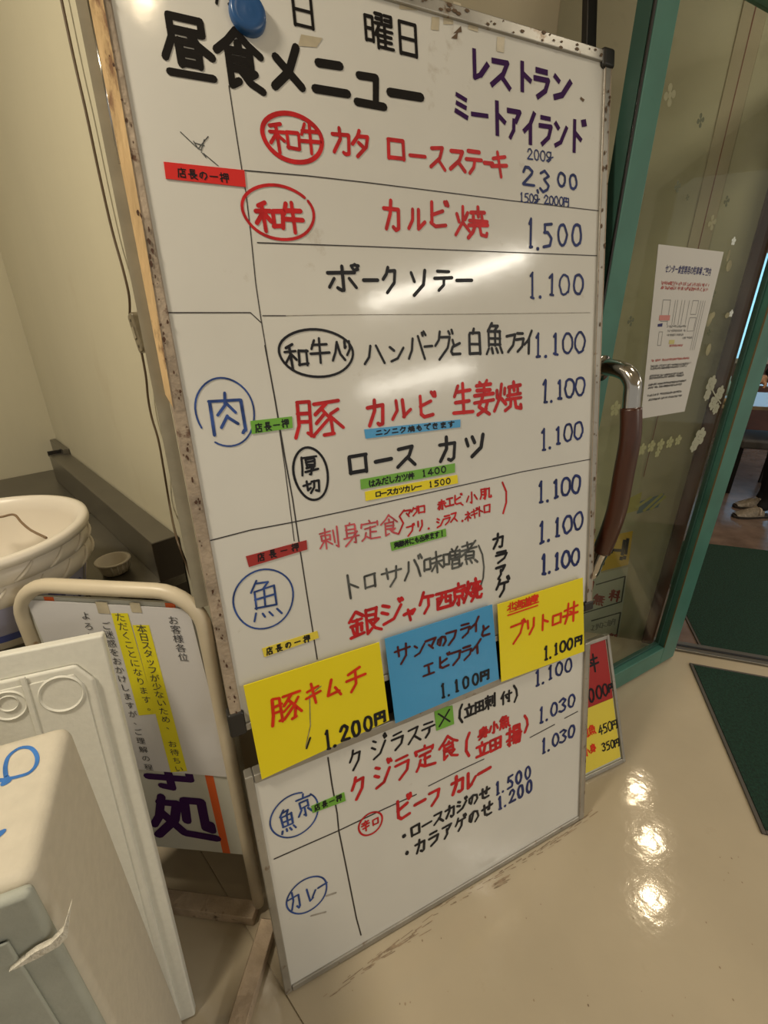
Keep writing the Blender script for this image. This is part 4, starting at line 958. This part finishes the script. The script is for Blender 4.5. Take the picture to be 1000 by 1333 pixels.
# ================================================================== TUB ON THE COUNTER
TC = Vector((-.798, .819, .8015))
tb = thing('plastic_tub', 'round white plastic tub with braided rim and blue grape label on the steel counter', 'tub', TC)
def lathe(prof, n=64, **k): return MB().lathe(TC, prof, n, **k)
lathe([(.0, .0), (.136, .0), (.140, .004), (.162, .099), (.1625, .103), (.173, .107), (.176, .122), (.173, .138), (.166, .141), (.166, .143), (.176, .146), (.179, .160), (.176, .174), (.170, .177), (.170, .179), (.184, .181), (.186, .188), (.1845, .198), (.177, .2005), (.170, .199), (.166, .194), (.160, .185), (.157, .17), (.133, .006), (0, .005)], 84).build('tub_body', 'tub', tb, smooth=True)
for k in range(18):
    a = 2*PI*k/18
    for z0, z1, rr, da in ((.107, .139, .1775, .06), (.146, .176, .1805, 0)):
        P = [TC+Vector(((rr-.006*(2*s-1)**2)*math.cos(a+da+s*.22), (rr-.006*(2*s-1)**2)*math.sin(a+da+s*.22), z0+(z1-z0)*s)) for s in (0, .17, .33, .5, .67, .83, 1)]
        MB().tube(P, [.0015, .003, .0036, .0038, .0036, .003, .0015], 6).build('braid_ridge', 'tub', tb, True)
LA0, LA1 = R(-150), R(20)
def latherad(z): return .140+(.162-.140)*(z-.004)/.095
MB().lathe(TC, [(latherad(.020)+.0008, .020), (latherad(.098)+.0008, .098)], 40, LA0, LA1).build('label', mat('pale lilac label', (.40, .40, .55), .4, 0, .2, 6), tb, True)
lab = tb.children[-1]
def lp(a, z, o=.0018): r = latherad(z)+o; return TC+Vector((r*math.cos(R(a)), r*math.sin(R(a)), z))
def labstroke(pts, wd, m, name, o=.0018):
    mb = MB(); P = hermite([(a, z*1000, 0) for a, z in pts], 6)
    for i in range(len(P)-1):
        a, b = P[i], P[i+1]; dx, dy = (b.x-a.x)*2.7, b.y-a.y; l = math.hypot(dx, dy) or 1; nx, ny = -dy/l*wd*500/2.7, dx/l*wd*500
        mb.face([lp(a.x-nx, (a.y-ny)/1000, o), lp(b.x-nx, (b.y-ny)/1000, o), lp(b.x+nx, (b.y+ny)/1000, o), lp(a.x+nx, (a.y+ny)/1000, o)])
    mb.build(name, m, lab)
BK = mat('black brush print', (.012, .012, .015), .4); PU = mat('purple grape print', (.10, .10, .26), .4, 0, .5, 60); OC = mat('ochre line print', (.30, .26, .06), .4); BL = mat('blue label print', (.09, .12, .42), .4)
for a in range(-150, -20, 6): labstroke([(a, .028), (a+6.2, .028)], .016, BL, 'blue_band', .0013) if a < -30 else None
labstroke([(-92, .088), (-84, .083), (-80, .074), (-86, .064), (-94, .056)], .016, BK, 'brush_character'); labstroke([(-98, .050), (-88, .046), (-80, .048)], .012, BK, 'brush_character')
labstroke([(-72, .072), (-66, .062)], .012, BK, 'brush_character'); labstroke([(-42, .098), (-40, .090)], .008, BK, 'brush_character')
labstroke([(-36, .072), (-26, .080), (-14, .094)], .0035, OC, 'ochre_line'); labstroke([(12, .025), (13, .10)], .003, OC, 'ochre_line')
for k in range(26):
    a, z = random.uniform(-24, 8), random.uniform(.040, .092)
    c = lp(a, z, .0012); e1 = Vector((-math.sin(R(a)), math.cos(R(a)), 0)); F = Frame(c, e1, (0, 0, 1)); MB().disc(F, 0, 0, .007, .007, .0001*k if F.N.dot(c-TC) > 0 else -.0001*k, 14).build('grape', PU, lab)
# carry handle lying inside, yellowish inner liner
MB().tube(hermite([at_z(-30, 676, .985), at_z(0, 673, .985), at_z(18, 670, .985), at_z(28, 680, .975), at_z(40, 690, .97), at_z(60, 700, .985)], 6), .0026, 8).build('wire_handle', mat('rusty wire', (.20, .13, .07), .5), tb, True)
bc = at_z(140, 750, .80)
cup = thing('plastic_bowl', 'small crumpled white plastic bowl on the counter just right of the tub', 'bowl', (bc.x, bc.y, .8015))
MB().lathe((bc.x+.01, bc.y+.02, .8015), [(0, 0), (.026, 0), (.030, .004), (.034, .022), (.036, .030), (.040, .031), (.040, .034), (.033, .034), (.028, .006), (0, .004)], 26).build('bowl_body', 'tub', cup, smooth=True)
for k in range(9):
    a = -1.2+k*.35; MB().tube([(bc.x+.01+.031*math.cos(a), bc.y+.02+.031*math.sin(a), .806), (bc.x+.01+.036*math.cos(a), bc.y+.02+.036*math.sin(a), .830)], .002, 6).build('fold', 'tub', cup, True)

# ================================================================== CEILING LAMPS
def lampmat(n, c, s): return mat(n, c, .4, emit=c, estr=s)
for i, (P, L_) in enumerate(((TUBE1, 1.3), (TUBE2, 1.9))):
    F = Frame((P[0], P[1], P[2]), (math.cos(TROT), math.sin(TROT), 0), (-math.sin(TROT), math.cos(TROT), 0))
    t = thing('fluorescent_lamp', ['fluorescent ceiling fixture nearer the white boards, over the waxed floor', 'fluorescent ceiling fixture farther off behind the viewer'][i], 'lamp', F(0, 0, .13))
    MB().box(F, -L_/2, L_/2, -.09, .09, .06, .13).build('housing', 'ceil', t, bevel=.005)
    for s in (-.045, .045): MB().tube([F(-L_/2+.02, s, .035), F(L_/2-.02, s, .035)], .013, 12).build('tube', lampmat('lit tube', NEUT, 2.0), t, True)
for i, p in enumerate(DOWN+[(.13, .10, 2.62), (-1.0, .1, 2.62), (1.15, 1.0, 2.62)]):  # last two are made-up fittings for the added fill lights
    t = thing('downlight', ['warm ceiling downlight deepest inside the doorway room', 'warm ceiling downlight in the middle of the inside row', 'warm ceiling downlight nearest the glass door', 'warm ceiling downlight above the viewer', 'added fill lamp above the foam box, brightening the left wall', 'added fill lamp over the floor just before the glass door'][i], 'lamp', (p[0], p[1], 2.638))
    MB().lathe((p[0], p[1], 2.60), [(.055, .006), (.070, .0), (.085, .004), (.085, .036)], 28).build('trim_ring', 'alu', t, smooth=True)
    MB().lathe((p[0], p[1], 2.60), [(0, .02), (.056, .018), (.056, .006)], 24).build('lens', lampmat('lit lens', WARM, 4.0), t, smooth=True)

# ================================================================== INSIDE THE RESTAURANT (seen through the door gap)
tt = at_z(985, 529, .70)
TB = yawframe((tt.x, tt.y, 0), -17.1)
tab = thing('dining_table', 'dining table inside the room with pale edged top', 'table', TB(.4, 0, -.35))
MB().box(TB, -.55, .9, .672, .70, -.75, 0).build('tabletop', mat('pale table edge', (.42, .33, .22), .4), tab, bevel=.004)
for u, w_ in ((-.48, -.07), (.83, -.07), (-.48, -.68), (.83, -.68)): MB().box(TB, u-.03, u+.03, .004, .671, w_-.03, w_+.03).build('leg', 'black_steel', tab)
def item(name, lab, cat, px_, z, prof, m, grp=None):
    p = at_z(*px_, z); o = MB().lathe((p.x, p.y, z), prof, 24).build(name, m, org=(p.x, p.y, z), smooth=True); return tag(o, lab, cat, grp)
item('plate', 'white plate on the dining table seen through the door glass', 'plate', (948, 521), .701, [(0, 0), (.06, 0), (.10, .018), (.098, .02), (.06, .004), (0, .004)], mat('white china', (.5, .5, .5), .25))
item('plate', 'white plate at the right end of the dining table', 'plate', (992, 503), .701, [(0, 0), (.07, 0), (.13, .02), (.128, .022), (.07, .004), (0, .004)], MATS['white china'])
item('bottle', 'pale blue bottle standing on the dining table', 'bottle', (944, 513), .701, [(0, 0), (.022, 0), (.024, .09), (.010, .12), (.010, .15), (0, .15)], mat('pale blue plastic', (.35, .60, .62), .3))
item('bread_bowl', 'tan bowl near the left end of the dining table', 'bowl', (946, 526), .701, [(0, 0), (.04, 0), (.06, .035), (.055, .035), (.035, .005), (0, .005)], mat('tan food', (.42, .28, .14), .5))
cc = at_z(978, 600, .30); CHF = yawframe((cc.x+.12, cc.y, 0), -17.1)
ch_ = thing('padded_stool', 'grey padded stool under the near side of the dining table', 'stool', CHF(0, .003, 0))
MB().box(CHF, -.2, .2, .38, .45, -.42, 0).build('seat', mat('grey seat pad', (.10, .095, .09), .7), ch_, bevel=.02, seg=3)
for u, w_ in ((-.18, -.03), (.18, -.03), (-.18, -.39), (.18, -.39)): MB().box(CHF, u-.014, u+.014, .0035, .395, w_-.014, w_+.014).build('leg', 'black_steel', ch_)
# window in the far interior wall
wq = [IF.px(955, 466), IF.px(990, 330)]
wi = thing('window_1', '', '', IF(wq[0][0]+.3, wq[0][1], .02)); del wi['label']; del wi['category']; struct(wi)
MB().box(IF, wq[0][0], wq[0][0]+1.1, wq[0][1], wq[1][1], .004, .012).build('pane', mat('bright daylight pane', (.35, .65, .85), .3, emit=(.30, .66, .95), estr=1.1), wi)
for b in ((wq[0][0]-.04, wq[0][0], wq[0][1]-.04, wq[1][1]+.04), (wq[0][0], wq[0][0]+1.1, wq[0][1]-.05, wq[0][1]), (wq[0][0]+.52, wq[0][0]+.55, wq[0][1], wq[1][1]), (wq[0][0]+1.1, wq[0][0]+1.14, wq[0][1]-.04, wq[1][1]+.04), (wq[0][0], wq[0][0]+1.1, wq[1][1], wq[1][1]+.04)):
    MB().box(IF, *b, .003, .035).build('window_frame', 'alu', wi)
for lab, q in (('upper pale paper slip on the dark red inside wall', [(960, 345), (975, 341), (973, 351), (958, 354)]), ('middle pale paper slip on the dark red inside wall', [(978, 342), (994, 336), (991, 348), (977, 352)]), ('lower pale paper slip on the dark red inside wall', [(970, 367), (984, 358), (982, 368), (967, 374)])):
    P = [IF.px(*p) for p in q]; c = [sum(a)/4 for a in zip(*P)]; P = sorted(P, key=lambda p: math.atan2(p[1]-c[1], p[0]-c[0]))
    o = MB().prism(IF, P, .013, .016).build('paper_slip', 'paper_dim', org=IF(c[0], c[1], .014)); tag(o, lab, 'paper')
area('interior_light', IF(4.2, 2.55, 1.9), 1.6, .5, 38, (1, .90, .78), R(-17))
area('window_daylight', IF(wq[0][0]+.55, 1.4, .06), 1.0, .9, 6, (.55, .78, 1), R(-17.1), 0, 0).rotation_euler = (R(90), 0, R(-17.1))

# standing person, trousers and clogs visible
pp = at_z(978, 672)
pr = thing('person', 'person in black trousers and grey clogs standing inside beyond the green mat', 'person', (pp.x+.06, pp.y, .004))
B0 = Vector((pp.x+.07, pp.y, 0))
J_ = {'pelvis': (0.06, .08, .92), 'chest': (.05, .08, 1.28), 'neck': (.03, .08, 1.45), 'head0': (.02, .08, 1.52),
      'lh': (.06, -.02, .88), 'lk': (.01, -.02, .49), 'la': (.005, -.02, .10), 'lt': (-.06, -.02, .06), 'rh': (.06, .18, .88), 'rk': (.10, .17, .49), 'ra': (.13, .16, .10), 'rt': (.07, .16, .06),
      'ls': (.06, -.09, 1.40), 'le': (.10, -.14, 1.12), 'lw': (-.08, -.12, .96), 'rs': (.06, .25, 1.40), 're': (.10, .30, 1.12), 'rw': (-.08, .26, .96)}
rad = {'pelvis': .14, 'chest': .14, 'neck': .055, 'head0': .05, 'lh': .09, 'lk': .062, 'la': .050, 'lt': .035, 'rh': .09, 'rk': .062, 'ra': .050, 'rt': .035, 'ls': .06, 'le': .045, 'lw': .030, 'rs': .06, 're': .045, 'rw': .030}
ED = [('pelvis', 'chest'), ('chest', 'neck'), ('neck', 'head0'), ('pelvis', 'lh'), ('lh', 'lk'), ('lk', 'la'), ('la', 'lt'), ('pelvis', 'rh'), ('rh', 'rk'), ('rk', 'ra'), ('ra', 'rt'), ('chest', 'ls'), ('ls', 'le'), ('le', 'lw'), ('chest', 'rs'), ('rs', 're'), ('re', 'rw')]
def skin(name, J, rad, ED, m, par, root):
    ks = list(J); me = bpy.data.meshes.new(name); o0 = par.matrix_world.translation
    me.from_pydata([tuple(B0+Vector(J[k])-o0) for k in ks], [(ks.index(a), ks.index(b)) for a, b in ED], []); me.materials.append(M[m] if isinstance(m, str) else m)
    o = bpy.data.objects.new(name, me); COL.objects.link(o); o.parent = par
    sk = o.modifiers.new('skin', 'SKIN'); sk.use_smooth_shade = True
    for i, k in enumerate(ks):
        d_ = me.skin_vertices[0].data[i]; d_.radius = (rad[k], rad[k]); d_.use_root = (k == root)
    s2 = o.modifiers.new('sub', 'SUBSURF'); s2.levels = 1; s2.render_levels = 2; return o
CLOTH = mat('black cloth', (.010, .010, .012), .8); SKN = mat('skin', (.48, .27, .18), .5)
skin('body', J_, rad, ED, CLOTH, pr, 'pelvis')
hx = B0+Vector((.0, .08, 1.62))
hm = MB().lathe(hx, [(0, -.125), (.035, -.12), (.058, -.09), (.070, -.04), (.075, .0), (.076, .04), (.062, .085), (.035, .11), (0, .118)], 24)
for p in hm.v: p.x = hx.x+(p.x-hx.x)*1.18
hm.build('head', SKN, pr, smooth=True)
MB().lathe(hx+Vector((.012, 0, .012)), [(.080, .0), (.081, .04), (.068, .088), (.040, .115), (0, .124)], 24).build('hair', MATS['black cloth'], pr, smooth=True)
MB().prism(Frame(hx+Vector((-.086, 0, 0)), (0, 1, 0), (0, 0, 1)), [(-.014, -.03), (.014, -.03), (.005, .02), (-.005, .02)], -.012, .02).build('nose', SKN, pr, bevel=.004)
for s in (-.03, .03): MB().lathe(hx+Vector((-.080, s, .012)), [(0, -.008), (.008, 0), (0, .008)], 10).build('eye', 'black_plastic', pr)
for side, sy in (('l', -.12), ('r', .26)):
    HJ = {'w': (-.08, sy, .96), 'p': (-.12, sy, .925)}; HR = {'w': .026, 'p': .030}; HE = [('w', 'p')]
    for k in range(4):
        HJ[f'a{k}'] = (-.145-.004*k, sy-.027+.018*k, .895); HJ[f'b{k}'] = (-.150, sy-.030+.020*k, .862); HJ[f'c{k}'] = (-.142, sy-.030+.020*k, .835+.004*abs(k-1))
        for q_ in 'abc': HR[f'{q_}{k}'] = .009
        HE += [('p', f'a{k}'), (f'a{k}', f'b{k}'), (f'b{k}', f'c{k}')]
    HJ['t0'] = (-.10, sy-.045, .905); HJ['t1'] = (-.12, sy-.055, .875); HR['t0'] = .011; HR['t1'] = .009; HE += [('p', 't0'), ('t0', 't1')]
    skin('hand', HJ, HR, HE, SKN, pr, 'w')
CL = mat('grey beige clog', (.26, .22, .17), .5, 0, .25, 60, dirt=(.55, .5, .42), dscale=60, dth=.6); SOLE = mat('dark shoe sole', (.03, .025, .02), .6)
for dx, dy in ((-.085, -.02), (.045, .16)):
    F = Frame(B0+Vector((dx, dy, .0035)), (-1, 0, 0), (0, -1, 0))
    outl = [(-.13, -.030), (-.145, 0), (-.13, .030), (-.05, .034), (.06, .046), (.115, .038), (.140, .012), (.138, -.014), (.110, -.040), (.05, -.046), (-.05, -.034)]
    MB().prism(F, outl, 0, .018).build('shoe_sole', SOLE, pr, bevel=.004)
    mb = MB(); prof = [(.125, .028, .010), (.10, .040, .020), (.06, .046, .036), (.02, .044, .052), (-.02, .040, .062), (-.06, .037, .058)]
    n = 12
    for x, hw, hh in prof: mb.v += [F(x, hw*math.cos(PI*j/n), .018+hh*math.sin(PI*j/n)) for j in range(n+1)]
    for k in range(len(prof)-1):
        for j in range(n): a = k*(n+1)+j; mb.f.append([a, a+1, a+n+2, a+n+1])
    mb.f.append(list(range(n+1)))
    mb.build('shoe_upper', CL, pr, smooth=True)
    MB().tube([F(-.02, -.043, .03), F(-.03, -.03, .068), F(-.03, .0, .083), F(-.03, .03, .068), F(-.02, .043, .03)], .007, 8).build('heel_strap', mat('pale strap', (.5, .42, .34), .5), pr, True)
